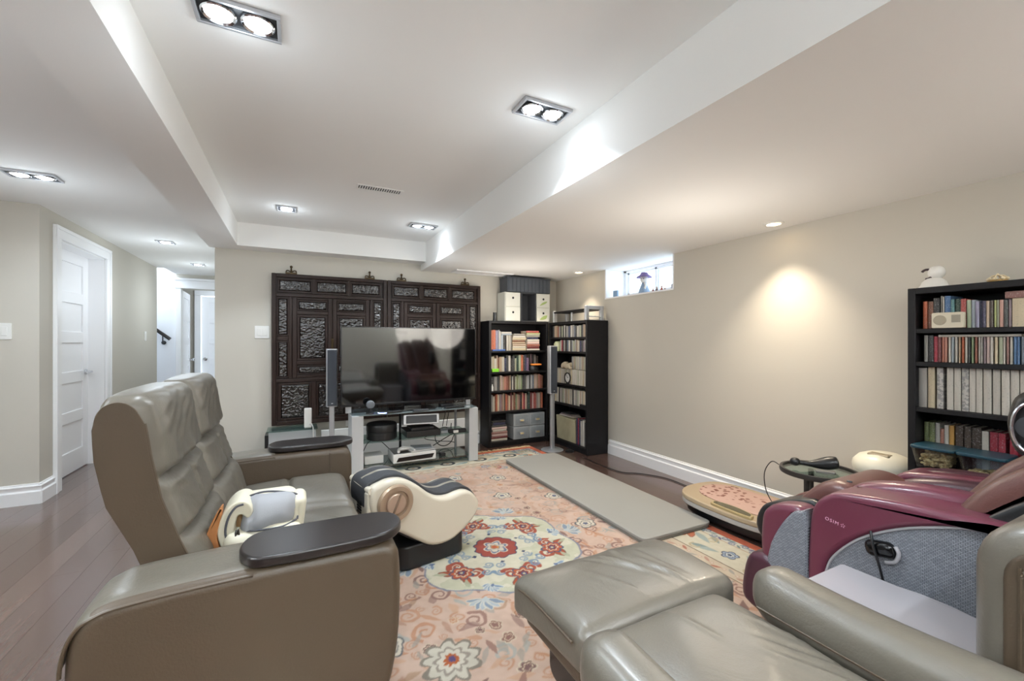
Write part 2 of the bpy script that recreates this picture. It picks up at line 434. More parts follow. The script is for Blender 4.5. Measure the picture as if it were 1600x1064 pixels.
# ------------------------------------------------------------------ doors
def door(name, M, w, h, label, side=1, knob=False, npan=5):
    """door slab in local coords: x along the width, y = out of the face, z up"""
    d = bpy.data.objects.new(name, None); d.matrix_world = M; COL.objects.link(d); INV[d.name] = M.inverted()
    tag(d, label, kind='structure')
    def p(nm, mb, m, bev=.002): return part(nm, mb, m, d, bev=bev)
    st = .11
    p('stile', MB(M=M).box(0, st, -.035, 0, .008, h), DOORW); p('stile', MB(M=M).box(w - st, w, -.035, 0, .008, h), DOORW)
    rh = .1; bot = .2; ph = (h - bot - rh * npan) / npan; z = bot
    p('rail', MB(M=M).box(st, w - st, -.035, 0, .008, bot), DOORW)
    for i in range(npan):
        pl = rrect(st, w - st, z, z + ph, .001)
        p('panel', MB(M=M).box(st, w - st, -.03, -.012, z, z + ph), DOORW)
        p('rail', MB(M=M).box(st, w - st, -.035, 0, z + ph, z + ph + rh), DOORW)
        z += ph + rh
    kx = w - .06 if side > 0 else .06; kz = .915; s = -1 if side > 0 else 1
    if knob:
        p('door_handle', MB(M=M).lathe((kx, 0, kz), [(.028, 0), (.028, .008), (.011, .012), (.011, .035), (.026, .045), (.028, .06), (.018, .07)], 16, axis='y'), CHROME, 0)
    else:
        hd = p('door_handle', MB(M=M).lathe((kx, 0, kz), [(.026, 0), (.026, .01), (.012, .013), (.011, .05)], 16, axis='y')
               .tube(crom([(kx, .048, kz), (kx + s * .03, .055, kz), (kx + s * .075, .052, kz - .002), (kx + s * .115, .05, kz)], 4, False), .0095, 10), CHROME, 0)
    return d
M1 = Matrix(((0, 1, 0, -1.84), (1, 0, 0, 4.738), (0, 0, 1, 0), (0, 0, 0, 1)))   # x -> +Y, y -> +X
door('door_1', M1, .917, 2.03, 'white five-panel door with lever handle in the left wall')
jm = MB().box(-1.876, -1.716, 4.72, 4.738, 0, 2.04).box(-1.876, -1.716, 5.655, 5.673, 0, 2.04).box(-1.876, -1.716, 4.72, 5.673, 2.03, 2.048)
struct('trim_1', jm, TRIM)
def casing(name, y0, y1, z1, x, w=.1):
    mb = MB()
    for a, b in ((y0 - w, y0), (y1, y1 + w)):
        mb.box(x, x + .02, a, b, 0, z1)
    mb.box(x, x + .02, y0 - w, y1 + w, z1, z1 + w)
    mb.box(x + .02, x + .028, y0 - w, y0 - w + .03, 0, z1 + w - .03).box(x + .02, x + .028, y1 + w - .03, y1 + w, 0, z1 + w - .03).box(x + .02, x + .028, y0 - w, y1 + w, z1 + w - .03, z1 + w)
    struct(name, mb, TRIM, bev=.003)
casing('trim_2', 4.733, 5.66, 2.04, -1.716)
# doorway at the end of the hall, its open door and a closed door beyond
mb = MB().box(-1.616, -1.55, 7.975, 8.0, 0, 2.02).box(-.76, -.67, 7.975, 8.0, 0, 2.02).box(-1.63, -.67, 7.965, 8.0, 2.021, 2.14).box(-1.64, -.67, 7.95, 8.0, 2.141, 2.175)
mb.box(-1.575, -1.555, 8.0, 8.1, 0, 2.02).box(-.765, -.745, 8.0, 8.1, 0, 2.02)
struct('trim_3', mb, TRIM, bev=.003)
M2 = Matrix.Translation((-1.55, 8.08, 0)) @ Matrix.Rotation(math.radians(93), 4, 'Z')
M2 = M2 @ Matrix(((1, 0, 0, 0), (0, -1, 0, 0), (0, 0, 1, 0), (0, 0, 0, 1)))
door('door_2', M2, .72, 2.0, 'white door standing open inside the doorway at the hall end', knob=True)
M3 = Matrix(((1, 0, 0, -1.47), (0, -1, 0, 9.02), (0, 0, 1, 0), (0, 0, 0, 1)))
door('door_3', M3, .72, 2.0, 'white panelled door at the far end of the hall', side=-1, knob=True)
struct('trim_4', MB().box(-1.56, -1.47, 8.97, 9.0, 0, 2.009).box(-.75, -.66, 8.97, 9.0, 0, 2.009).box(-1.56, -.66, 8.97, 9.0, 2.01, 2.1), TRIM, bev=.003)
# handrail on the stairwell wall
hr = thing('handrail', 'dark wooden stair handrail on the white stairwell wall', 'handrail', (-1.7, 7.95, 1.2))
part('rail', MB().tube([(-3.2, 7.935, 2.54), (-1.672, 7.935, 1.25)], .024, 12), EBON, hr)
br = MB().lathe((-1.76, 7.998, 1.2), [(.03, 0), (.03, -.008), (.012, -.012), (.008, -.05)], 14, axis='y').tube([(-1.76, 7.95, 1.2), (-1.76, 7.935, 1.22), (-1.76, 7.935, 1.305)], .008, 8)
part('bracket', br, DGREY, hr)

# ------------------------------------------------------------------ window
WN = bpy.data.objects.new('window_1', None); WN.location = (3.3, 3.23, 1.84); COL.objects.link(WN); INV['window_1'] = Matrix.Translation(WN.location).inverted()
tag(WN, 'small high basement window in the right wall', kind='structure')
lin_ = MB().box(3.03, 3.33, 3.694, 3.708, 1.68, 2.0).box(3.03, 3.33, 2.752, 2.766, 1.68, 2.0).box(3.026, 3.33, 2.754, 3.706, 1.676, 1.69)
part('sill', lin_, TRIM, WN)
fr = MB().box(3.29, 3.34, 3.655, 3.695, 1.69, 2.0).box(3.29, 3.34, 2.766, 2.806, 1.69, 2.0).box(3.29, 3.34, 2.766, 3.695, 1.69, 1.725).box(3.29, 3.34, 2.766, 3.695, 1.975, 2.0)
part('window_frame', fr, TRIM, WN, bev=.004)
for nm, y0, y1, x in (('sash', 3.2, 3.66, 3.312), ('sash', 2.8, 3.24, 3.295)):
    s = .03
    mb = MB().box(x, x + .02, y0, y0 + s, 1.72, 1.98).box(x, x + .02, y1 - s, y1, 1.72, 1.98).box(x, x + .02, y0, y1, 1.72, 1.72 + s).box(x, x + .02, y0, y1, 1.955, 1.98)
    sa = part(nm, mb, TRIM, WN, bev=.003)
    g = bpy.data.objects.new('pane', make_mesh('pane', MB().box(x + .008, x + .012, y0 + s, y1 - s, 1.75, 1.955), CLEAR, INV['window_1'])); g.parent = sa; COL.objects.link(g)

# ------------------------------------------------------------------ ceiling fixtures
def twin_light(x, y, z, label, group, src=None):
    if src:
        c = copy_tree(src); c.location = (x, y, z); c['label'] = label; c['group'] = group; return c
    r = thing('ceiling_downlight', label, 'ceiling light', (x, y, z), group=group)
    w, h, t = .124, .068, .012
    mb = MB()
    for b in ((-w, w, -h, -h + t), (-w, w, h - t, h), (-w, -w + t, -h + t, h - t), (w - t, w, -h + t, h - t)):
        mb.box(x + b[0], x + b[1], y + b[2], y + b[3], z - .014, z)
    part('frame', mb, SILVER, r, bev=.002)
    part('housing', MB().box(x - w + t, x + w - t, y - h + t, y + h - t, z - .004, z), BLACKP, r, smooth=False)
    for s in (-1, 1):
        cx = x + s * .055
        lm = part('lamp_ring', MB().lathe((cx, y, z), [(.049, -.004), (.051, -.012), (.047, -.016), (.041, -.012), (.034, -.007)], 24, cap=False), CHROME, r)
        b = bpy.data.objects.new('bulb', make_mesh('bulb', MB().lathe((cx, y, z), [(.041, -.0045), (.041, -.011), (.03, -.016), (.0005, -.018)], 24), LAMPC, INV[r.name])); b.parent = lm; COL.objects.link(b)
    return r
def single_light(x, y, z, label, group, src=None):
    if src:
        c = copy_tree(src); c.location = (x, y, z); c['label'] = label; c['group'] = group; return c
    r = thing('square_downlight', label, 'ceiling light', (x, y, z), group=group)
    h, t = .072, .012; mb = MB()
    for b in ((-h, h, -h, -h + t), (-h, h, h - t, h), (-h, -h + t, -h + t, h - t), (h - t, h, -h + t, h - t)): mb.box(x + b[0], x + b[1], y + b[2], y + b[3], z - .01, z)
    part('frame', mb, SILVER, r, bev=.002)
    part('housing', MB().box(x - h + t, x + h - t, y - h + t, y + h - t, z - .004, z), DGREY, r, smooth=False)
    part('bulb', MB().lathe((x, y, z), [(.042, -.0045), (.042, -.01), (.028, -.014), (.0005, -.016)], 24), LAMPC, r)
    return r
g = 'twin downlights in the ceilings'
src = twin_light(*TRAY_LIGHTS[0], TRAY_Z, 'large twin square downlight cut by the top edge of the picture', g)
twin_light(*TRAY_LIGHTS[1], TRAY_Z, 'bright twin downlight beside the middle of the sloping beam', g, src)
twin_light(*TRAY_LIGHTS[3], TRAY_Z, 'small twin downlight in the far tray corner where soffit meets beam', g, src)
for (x, y), lb in zip(TRAY_LIGHTS[4:], ('twin downlight behind the viewer on the loveseat side', 'twin downlight behind the viewer on the armchair side')): twin_light(x, y, TRAY_Z, lb, g, src)
for k, lb in ((0, 'hall downlight nearest the viewer, at the left edge above the light switch'), (3, 'hall-side downlight out of view above the loveseat back'), (4, 'far hall-side downlight out of view'), (5, 'hall-side downlight behind the viewer, far one'), (6, 'hall-side downlight behind the viewer, near one')):
    twin_light(*HALL_LIGHTS[k], HALL_Z, lb, g, src)
g = 'single square downlights in the ceilings'
src1 = single_light(*TRAY_LIGHTS[2], TRAY_Z, 'single square downlight in the tray above the carved screens, beyond the slotted vent', g)
single_light(*HALL_LIGHTS[1], HALL_Z, 'single square hall downlight beyond the panelled door', g, src1)
single_light(*HALL_LIGHTS[2], HALL_Z, 'single square hall downlight farthest away near the stairwell', g, src1)
def pot(x, y, label, src=None):
    if src:
        c = copy_tree(src); c.location = (x, y, LOW_Z); c['label'] = label; return c
    r = thing('pot_light', label, 'ceiling light', (x, y, LOW_Z), group='round pot lights along the right wall')
    part('trim_ring', MB().lathe((x, y, LOW_Z), [(.062, 0), (.062, -.004), (.055, -.008), (.045, -.008), (.04, -.001)], 28, cap=False), WHITEP, r)
    part('bulb', MB().lathe((x, y, LOW_Z), [(.04, -.001), (.038, -.004), (.001, -.005)], 24), LAMPW, r)
    return r
p0 = pot(*POT_LIGHTS[0], 'round warm pot light washing the bare beige wall beside the bookcase')
pot(*POT_LIGHTS[1], 'round pot light in the corner beside the high window', p0); pot(*POT_LIGHTS[2], 'round pot light behind the viewer', p0)
# supply vent in the tray, return grille in the low ceiling
v = thing('ceiling_vent', 'slotted supply vent in the tray ceiling', 'vent', (.525, 3.08, TRAY_Z))
part('vent_frame', MB().box(.37, .68, 3.035, 3.045, TRAY_Z - .006, TRAY_Z).box(.37, .68, 3.115, 3.125, TRAY_Z - .006, TRAY_Z).box(.37, .38, 3.045, 3.115, TRAY_Z - .006, TRAY_Z).box(.67, .68, 3.045, 3.115, TRAY_Z - .006, TRAY_Z), CEIL, v)
part('backing', MB().box(.38, .67, 3.045, 3.115, TRAY_Z - .0015, TRAY_Z), BLACKP, v, smooth=False)
for k in range(18):
    x = .389 + k * .0161; part('slat', MB().box(x, x + .007, 3.045, 3.115, TRAY_Z - .005, TRAY_Z - .0015), CEIL, v, smooth=False)
v = thing('return_grille', 'long white return air grille in the low ceiling above the corner bookcase', 'vent', (1.9, 4.5, LOW_Z))
part('vent_frame', MB().box(1.56, 2.26, 4.40, 4.425, LOW_Z - .01, LOW_Z).box(1.56, 2.26, 4.575, 4.6, LOW_Z - .01, LOW_Z).box(1.56, 1.585, 4.425, 4.575, LOW_Z - .01, LOW_Z).box(2.235, 2.26, 4.425, 4.575, LOW_Z - .01, LOW_Z), TRIM, v, bev=.002)
for k in range(4):
    x = 1.587 + k * .162; part('grille_panel', MB().box(x, x + .156, 4.43, 4.57, LOW_Z - .007, LOW_Z - .001), TRIM, v, smooth=False)

# ------------------------------------------------------------------ switches
def plate(name, M, w, h, n, label, cat, rockers=True):
    r = thing(name, label, cat, tuple(M.translation)); INV[r.name] = Matrix.Translation(M.translation).inverted()
    part('plate', MB(M=M).prism(rrect(-w / 2, w / 2, -h / 2, h / 2, .006), 0, .007, 'y', r=.002), WHITEP, r)
    for i in range(n):
        cx = (i - (n - 1) / 2) * .046
        if rockers: part('rocker', MB(M=M).prism(rrect(cx - .016, cx + .016, -.033, .033, .003), .006, .011, 'y', r=.0015), WHITEP, r)
    return r
def onY(x, y, z): return Matrix(((1, 0, 0, x), (0, -1, 0, y), (0, 0, 1, z), (0, 0, 0, 1)))
plate('light_switch', onY(-1.92, 4.439, 1.283), .12, .12, 2, 'white light switch on the left wall at the picture edge', 'light switch')
plate('light_switch', onY(-.292, 4.7, 1.3), .12, .12, 2, 'white double rocker switch beside the carved screen', 'light switch')
MX = Matrix(((0, 1, 0, -1.716), (1, 0, 0, 6.93), (0, 0, 1, 1.283), (0, 0, 0, 1)))
plate('light_switch', MX, .075, .12, 1, 'single white switch on the hall wall near the stairwell', 'light switch')

for (x, y, z), lb in zip(FILL_UPLIGHTS, ('added unseen fill lamp aimed at the ceiling behind the viewer, by the open side', 'added unseen fill lamp aimed at the ceiling behind the viewer, in the middle', 'added unseen fill lamp aimed at the ceiling behind the viewer, by the right wall')):  # lamp bodies modelled for the added ceiling fill, all out of view
    r = thing('fill_lamp', lb, 'floor lamp', (x, y, 0), group='fill lamps added behind the viewer')
    part('base', MB().lathe((x, y, 0), [(.001, 0), (.14, 0), (.14, .015), (.02, .03), (.001, .03)], 24), WHITEP, r)
    part('pole', MB().cyl((x, y, .03), (x, y, z - .06), .013, n=12), WHITEP, r)
    part('lamp_shade', MB().lathe((x, y, z), [(.02, -.07), (.06, -.06), (.12, -.02), (.15, .0), (.146, .0), (.11, -.022), (.05, -.052), (.001, -.055)], 28), WHITEP, r)
    part('bulb', MB().lathe((x, y, z), [(.001, -.05), (.03, -.045), (.035, -.02), (.02, -.005), (.001, -.003)], 16), LAMPC, r)
# ================================================================== CARVED SCREENS on the back wall
def carve(w, h, seed, depth=.012):
    """high relief panel: curling foliage from warped ridged noise"""
    n, m = max(8, int(h / .005)), max(8, int(w / .005))
    a = noise2(n, m, 11, seed, 3); b = noise2(n, m, 9, seed + 99, 3); c = noise2(n, m, 4, seed + 7, 2)
    r = np.abs(np.sin(13 * a + 3 * np.sin(7 * b))); q = np.abs(np.sin(11 * b + 3 * c))
    H = depth * (.2 + .5 * r * (a + .4) + .35 * q * (b + .4) + .5 * c)
    y = np.linspace(0, 1, n)[:, None]; x = np.linspace(0, 1, m)[None, :]
    e = np.minimum(np.minimum(x, 1 - x) * w, np.minimum(y, 1 - y) * h); H = H * np.clip(e / .006, 0, 1)
    P = np.zeros((n, m, 3)); P[..., 0] = x * w; P[..., 1] = -H; P[..., 2] = y * h
    return P
SY = 4.64
def screen(x0, label):
    Wd, z0, z1 = 1.07, .405, 1.865
    r = thing('carved_screen', label, 'carved screen', (x0, SY, z0), group='pair of carved wooden screens hung on the back wall')
    yb, yf = SY + .045, SY
    X = lambda f: x0 + f * Wd
    part('backboard', MB().box(x0 + .01, x0 + Wd - .01, yf + .02, yb, z0 + .01, z1 - .01), FRAMEW, r, smooth=False)
    def bar(a, b, c, d, dy=0., nm='rail'): part(nm, MB().box(X(a), X(b), yf + dy, yf + .03, c, d), FRAMEW, r, bev=.004)
    bar(0, .034, z0, z1, -.006, 'stile'); bar(.966, 1, z0, z1, -.006, 'stile')
    for a, b in ((1.83, 1.865), (1.645, 1.675), (.815, .85), (.405, .445)): bar(.034, .966, a, b, -.003)
    sd = [int(x0 * 50) + 300]
    def ins(fa, fb, c, d, fr=.012):
        sd[0] += 3; xa, xb = X(fa), X(fb); w, h = xb - xa, d - c
        mb = MB()
        for q in ((xa, xb, c, c + fr), (xa, xb, d - fr, d), (xa, xa + fr, c + fr, d - fr), (xb - fr, xb, c + fr, d - fr)):
            mb.box(q[0], q[1], yf + .002, yf + .022, q[2], q[3])
        f = part('panel_frame', mb, FRAMEW, r, bev=.003)
        P = carve(w - 2 * fr, h - 2 * fr, sd[0]); P[..., 0] += xa + fr; P[..., 1] += yf + .016; P[..., 2] += c + fr
        part('carved_panel', MB().sheet(P), CARVED, r, angle=80)
    for i in range(3):
        a = .045 + i * .307; ins(a, a + .285, 1.685, 1.82, .018)
        if i: bar(a - .026, a + .004, 1.675, 1.83, -.002, 'muntin')
    for a, b in ((.042, .135), (.865, .958)):
        ins(a, b, 1.265, 1.635); ins(a, b, .86, 1.215); bar(a, b, 1.222, 1.258)
    bar(.135, .16, .85, 1.645, -.004, 'muntin'); bar(.84, .865, .85, 1.645, -.004, 'muntin')
    for a, b in ((.165, .497), (.503, .835)):
        bar(a, a + .035, .855, 1.64, .001, 'door_stile'); bar(b - .035, b, .855, 1.64, .001, 'door_stile')
        for c, d in ((1.62, 1.64), (1.475, 1.51), (.98, 1.02), (.855, .885)): bar(a + .035, b - .035, c, d, .002, 'door_rail')
        ins(a + .04, b - .04, 1.515, 1.615); ins(a + .04, b - .04, 1.025, 1.47, .02); ins(a + .04, b - .04, .89, .975)
    part('latch', MB().prism(rrect(X(.49), X(.51), 1.1, 1.24, .008), yf - .006, yf + .01, 'y', r=.003), BRASS, r)
    for i in range(3):
        a = .055 + i * .307; ins(a, a + .265, .45, .81, .02)
        if i: bar(a - .042, a - .002, .445, .815, -.002, 'muntin')
    return r
screen(-.21, 'carved dark wood screen on the wall beside the light switch, first of the pair')
screen(.867, 'carved dark wood screen on the wall behind the television, second of the pair')
for x, lb in ((-.044, 'bronze trefoil hook over the screen nearest the light switch'), (.689, 'bronze trefoil hook at the inner end of the first carved screen'), (1.021, 'bronze trefoil hook at the inner end of the screen behind the television'), (1.755, 'bronze trefoil hook nearest the corner bookcase')):
    h = thing('hanging_hook', lb, 'hook', (x, 4.68, 1.87), group='bronze hooks above the carved screens')
    mb = MB().prism(rrect(x - .05, x + .05, 1.866, 1.882, .006), 4.655, 4.69, 'y', r=.003)
    part('bracket', mb, BRASS, h)
    mb = MB()
    for s in (-1, 1): mb.tube(crom([(x + s * .045, 4.67, 1.882), (x + s * .04, 4.668, 1.9), (x + s * .02, 4.668, 1.9), (x + s * .012, 4.668, 1.888)], 4, False), .0055, 7)
    mb.cyl((x, 4.67, 1.88), (x, 4.67, 1.925), .011, .006, 10).lathe((x, 4.67, 1.937), [(.001, -.014), (.012, -.006), (.013, .004), (.007, .012), (.001, .014)], 12)
    part('finial', mb, BRASS, h)

# ================================================================== TELEVISION AND STAND
TVY = 4.13
tv = thing('television', 'large flat black television on the glass stand', 'television', (1.0, TVY, .56))
part('case', MB().prism(rrect(.36, 1.67, .612, 1.346, .008), TVY, TVY + .035, 'y', r=.003).prism(rrect(.6, 1.43, .66, 1.15, .02), TVY + .034, TVY + .07, 'y', r=.006), BLACKP, tv)
SCREEN = mat('tv_screen', '#060607', .06, spec=1.0); SCREEN.node_tree.nodes['Principled BSDF'].inputs['IOR'].default_value = 1.6
part('screen', MB().box(.368, 1.662, TVY - .0015, TVY + .002, .632, 1.338), SCREEN, tv, smooth=False)
part('bezel', MB().box(.36, 1.67, TVY - .004, TVY + .004, .612, .632).box(.36, 1.67, TVY - .004, TVY + .004, 1.338, 1.346).box(.36, .368, TVY - .004, TVY + .004, .632, 1.338).box(1.662, 1.67, TVY - .004, TVY + .004, .632, 1.338), mat('bezel_gloss', '#1b1b1d', .2), tv, bev=.001)
part('neck', MB().box(.93, 1.1, TVY + .01, TVY + .05, .565, .66), BLACKG, tv, bev=.004)
part('foot', MB().prism(rrect(.80, 1.22, 4.03, 4.26, .03), .553, .566, 'z', r=.004), BLACKG, tv)
for x in (.40, 1.565): part('side_post', MB().box(x, x + .05, 4.14, 4.16, .553, .62), SILVER, tv, bev=.003, label='silver prop under the screen corner')

ts = thing('tv_stand', 'silver and glass television stand with three shelves', 'tv stand', (1.035, 4.15, 0))
for a, b in ((.437, .535), (1.545, 1.637)):
    m = .5 * (a + b); s = 1 if m < 1 else -1
    part('side_post', MB().prism([(a, 3.985), (b, 3.985), (b, 4.0), (a + .03 if s > 0 else b, 4.28), (a, 4.28), ] if s > 0 else [(a, 3.985), (b, 3.985), (b, 4.28), (b - .03, 4.28), (a, 4.0)], .0125, .545, 'z', r=.004), mat('pale_silver', '#cfd2d4', .4, metal=.3), ts)
for z, x0, x1, nm in ((.542, .44, 1.635, 'top_shelf'), (.285, .5, 1.575, 'glass_shelf'), (.062, .5, 1.575, 'glass_shelf')):
    yf = 3.965 if z > .5 else 4.0
    pl = [(x0, 4.02), (x0 + .06, yf + .02), (.8, yf), (1.27, yf), (x1 - .06, yf + .02), (x1, 4.02), (x1, 4.38), (x0, 4.38)]
    part(nm, MB().prism(pl, z, z + .01, 'z', r=.002), mat('grey_glass', '#6d797b', .12, coat=.3) if z > .5 else GLASS, ts)
for x in (.56, .94, 1.53):
    part('rear_post', MB().cyl((x, 4.36, .0135), (x, 4.36, .541), .013, n=12), DGREY if x == .94 else SILVER, ts)

def mini(name, label, cat, boxes, m, loc, group=None, bev=.004):
    mb = MB()
    for b in boxes: mb.box(*b)
    return solo(name, label, cat, mb, m, loc, group, bev=bev)
zt = .5525; zm = .2955; zb = .0725
o = thing('desk_camera', 'small round grey camera on a short stand under the television corner', 'camera', (.60, 4.02, zt))
part('head', MB().lathe((.60, 4.02, zt + .085), [(.001, -.018), (.03, -.016), (.037, -.008), (.037, .008), (.03, .014), (.001, .016)], 24, axis='y'), mat('camera_grey', '#70757d', .4), o)
part('base', MB().lathe((.60, 4.02, zt), [(.001, 0), (.042, 0), (.04, .014), (.014, .022), (.012, .055), (.001, .055)], 20), BLACKP, o)
o = thing('power_puck', 'round puck with a glowing blue ring on the television stand', 'gadget', (.71, 4.0, zt))
part('body', MB().lathe((.71, 4.0, zt), [(.001, 0), (.045, 0), (.047, .012), (.04, .02), (.001, .021)], 24), BLACKP, o)
part('light_ring', MB().lathe((.71, 4.0, zt), [(.0455, .004), (.0485, .006), (.0485, .011), (.046, .013)], 24, cap=False), mat('blue_led', '#9db4ff', .4, emit=3.), o)
def remote(x, y, L, rz, label, m):
    M = Matrix.Translation((x, y, zt)) @ Matrix.Rotation(rz, 4, 'Z')
    r = thing('remote_control', label, 'remote control', (x, y, zt), rz, 'remote controls on the television stand')
    part('body', MB(M=M).prism(rrect(-L / 2, L / 2, -.022, .022, .008), 0, .016, 'z', r=.004), m, r)
    mb = MB(M=M)
    for i in range(7):
        for j in (-1, 0, 1): mb.box(-L * .38 + i * .019, -L * .38 + i * .019 + .009, j * .012 - .004, j * .012 + .004, .0155, .0185)
    part('buttons', mb, DGREY, r, smooth=False)
remote(.80, 3.99, .15, .2, 'thin black remote control beside the glowing puck', BLACKP)
remote(1.05, 3.972, .15, .06, 'silver-edged remote control at the middle front of the stand', DGREY)
remote(1.40, 4.02, .21, .12, 'long black remote control beneath the television right half', BLACKP)
mini('set_top_box', 'flat black box lying on the stand top under the television', 'media box', [(1.29, 1.42, 4.1, 4.2, zt, zt + .03)], BLACKP, (1.35, 4.15, zt))
# middle shelf
o = thing('round_case', 'round black two-tier case on the middle glass shelf', 'case', (.72, 4.14, zm))
part('base', MB().lathe((.72, 4.14, zm), [(.001, 0), (.13, 0), (.138, .006), (.138, .07), (.134, .074), (.001, .074)], 32), BLACKP, o)
part('lid', MB().lathe((.72, 4.14, zm + .075), [(.001, 0), (.136, 0), (.14, .006), (.14, .06), (.13, .072), (.09, .08), (.001, .082)], 32), BLACKP, o)
o = thing('centre_speaker', 'silver-framed centre speaker tilted on the middle shelf', 'speaker', (1.08, 4.12, zm + .105))
Mt = Matrix.Translation((1.08, 4.06, zm + .165)) @ Matrix.Rotation(math.radians(-10), 4, 'X') @ Matrix.Rotation(.03, 4, 'Y')
part('cabinet', MB(M=Mt).prism(rrect(-.175, .175, -.05, .05, .012), -.005, .1, 'y', r=.006), SILVER, o)
part('grille', MB(M=Mt).prism(rrect(-.15, .15, -.036, .036, .004), -.010, .0, 'y', r=.002), DGREY, o)
mini('amplifier_box', 'black media box under the centre speaker', 'media box', [(.93, 1.26, 4.03, 4.3, zm, zm + .06), (.98, 1.2, 4.05, 4.25, zm + .06, zm + .088)], BLACKP, (1.09, 4.15, zm))
mini('router', 'small grey router beside the power strip on the middle shelf', 'router', [(1.28, 1.42, 4.08, 4.2, zm, zm + .028)], mat('grey_plastic', '#9a9da0', .5), (1.35, 4.14, zm))
zm += .003; o = thing('power_strip', 'dark power strip with a pale plug on the middle shelf end', 'power strip', (1.5, 4.1, zm))
part('body', MB().box(1.35, 1.53, 4.03, 4.08, zm, zm + .035), BLACKP, o, bev=.005)
part('plug', MB().box(1.39, 1.44, 4.012, 4.045, zm + .005, zm + .03), WHITEP, o, bev=.004)
# bottom shelf
o = thing('game_console', 'white and black game console lying on the bottom glass shelf', 'game console', (1.0, 4.12, zb))
Mc = Matrix.Translation((1.0, 4.13, zb)) @ Matrix.Rotation(.0, 4, 'Z')
part('body', MB(M=Mc).box(-.2, .21, -.12, .14, 0, .085), WHITEP, o, bev=.008)
part('top_panel', MB(M=Mc).box(-.19, .2, -.10, .135, .085, .09), BLACKG, o, bev=.003)
part('disc_tray', MB(M=Mc).prism([(-.17, .015), (.17, .022), (.19, .06), (-.15, .052)], -.126, -.118, 'y'), BLACKG, o)
cx, cy, cz = .93, 4.08, zb + .09
o = thing('game_controller', 'white game controller with coiled cable on top of the console', 'game controller', (cx, cy, cz))
part('body', MB((cx, cy, cz)).tube(crom([(-.075, -.05, .012), (-.055, .01, .018), (0, .025, .02), (.055, .01, .018), (.075, -.05, .012)], 4, False), [.012 + .009 * math.sin(PI * k / 16) for k in range(17)], 10), WHITEP, o)
part('cable', MB((cx, cy, cz)).tube([(.06 * math.cos(a) * (1 - a / 40) - .02, .04 * math.sin(a) - .03, .034 + .002 * a / 3) for a in np.linspace(0, 15, 50)], .0035, 6), WHITEP, o)
solo('magazine', 'white booklet lying on the game console', 'magazine', MB((1.08, 4.1, zb + .0905), .12).box(-.12, .12, -.08, .08, 0, .008), mat('booklet_white', '#d9d8d6', .4), (1.08, 4.1, zb + .09), smooth=False)
solo('magazine', 'grey booklet half under the white booklet on the console', 'magazine', MB((1.1, 4.16, zb + .099), -.2).box(-.1, .1, -.06, .06, 0, .006), mat('booklet_grey', '#8d9296', .4), (1.1, 4.16, zb + .099), smooth=False)
mini('white_box', 'white carton at the sofa end of the bottom glass shelf', 'box', [(.56, .73, 4.1, 4.27, zb, zb + .075)], WHITEP, (.645, 4.18, zb))
mini('adapter', 'small black power adapter on the bottom glass shelf', 'adapter', [(1.27, 1.32, 4.05, 4.12, zb, zb + .035)], BLACKP, (1.3, 4.08, zb))
def cord(label, pts, r=.004, m=None, name='cable'):
    return solo(name, label, 'cable', MB().tube(crom(pts, 6, False), r, 6), m or BLACKP, pts[0], group='cables around the television stand')
cord('black cable looping in a ring behind the bottom shelf', [(1.5, 4.41, zm + .03)] + [(1.42 + .1 * math.cos(a), 4.41, .19 + .1 * math.sin(a)) for a in np.linspace(.8, 6.5, 14)] + [(1.3, 4.42, zb + .03)], .005)
cord('black cable hanging straight from the television to the middle shelf', [(1.43, 4.405, .62), (1.43, 4.405, .45), (1.41, 4.405, .36), (1.4, 4.405, .3)])
cord('second hanging cable close behind the first, slightly bowed', [(1.47, 4.43, .62), (1.48, 4.44, .45), (1.46, 4.43, .36), (1.45, 4.425, .3)])
cord('black cable sagging from the middle shelf towards the console', [(1.2, 4.45, zm + .02), (1.3, 4.46, .24), (1.22, 4.46, .18), (1.36, 4.455, .14), (1.5, 4.45, .12), (1.56, 4.45, .1)])
cord('thin cable arching above the white carton', [(.58, 4.41, .1), (.64, 4.41, .21), (.74, 4.41, .22), (.86, 4.41, .1)])
cord('black cable running along the floor beside the wall', [(2.66, 3.62, .006), (2.66, 3.08, .006), (2.79, 2.93, .006), (2.9, 2.73, .006), (2.9, 2.5, .006)], .0045)

# ------------------------------------------------------------------ tower speakers
def tower(x, y, z1, label, zf=0.):
    r = thing('tower_speaker', label, 'speaker', (x, y, 0), group='slim tower speakers either side of the television')
    part('base', MB().lathe((x, y, zf), [(.001, 0), (.125, 0), (.127, .006), (.11, .014), (.03, .02), (.001, .021)], 36), SILVER, r)
    part('pole', MB().prism(rrect(x - .022, x + .022, y - .02, y + .02, .008), .015, z1, 'z'), SILVER, r)
    part('cabinet', MB().prism(rrect(x - .048, x + .048, y - .035, y + .035, .012), z1 - .535, z1, 'z', r=.005), SILVER, r)
    part('grille', MB().prism(rrect(x - .04, x + .04, z1 - .525, z1 - .01, .004), y - .041, y - .03, 'y', r=.002), mat('speaker_cloth', '#3c4048', .8, bump=.2, bscale=900), r)
    part('badge', MB().box(x - .008, x + .008, y - .0425, y - .04, z1 - .505, z1 - .498), SILVER, r, smooth=False)
tower(.293, 4.27, 1.142, 'slim silver tower speaker in front of the carved screen beside the television', .0125)
tower(2.55, 4.03, 1.165, 'slim silver tower speaker in front of the corner bookcases')
o = solo('cable_box', 'small black foot switch on the floor beside the tower speaker base', 'switch', MB().lathe((2.68, 3.88, 0), [(.001, 0), (.05, 0), (.05, .012), (.03, .022), (.001, .024)], 20), BLACKP, (2.68, 3.88, 0))

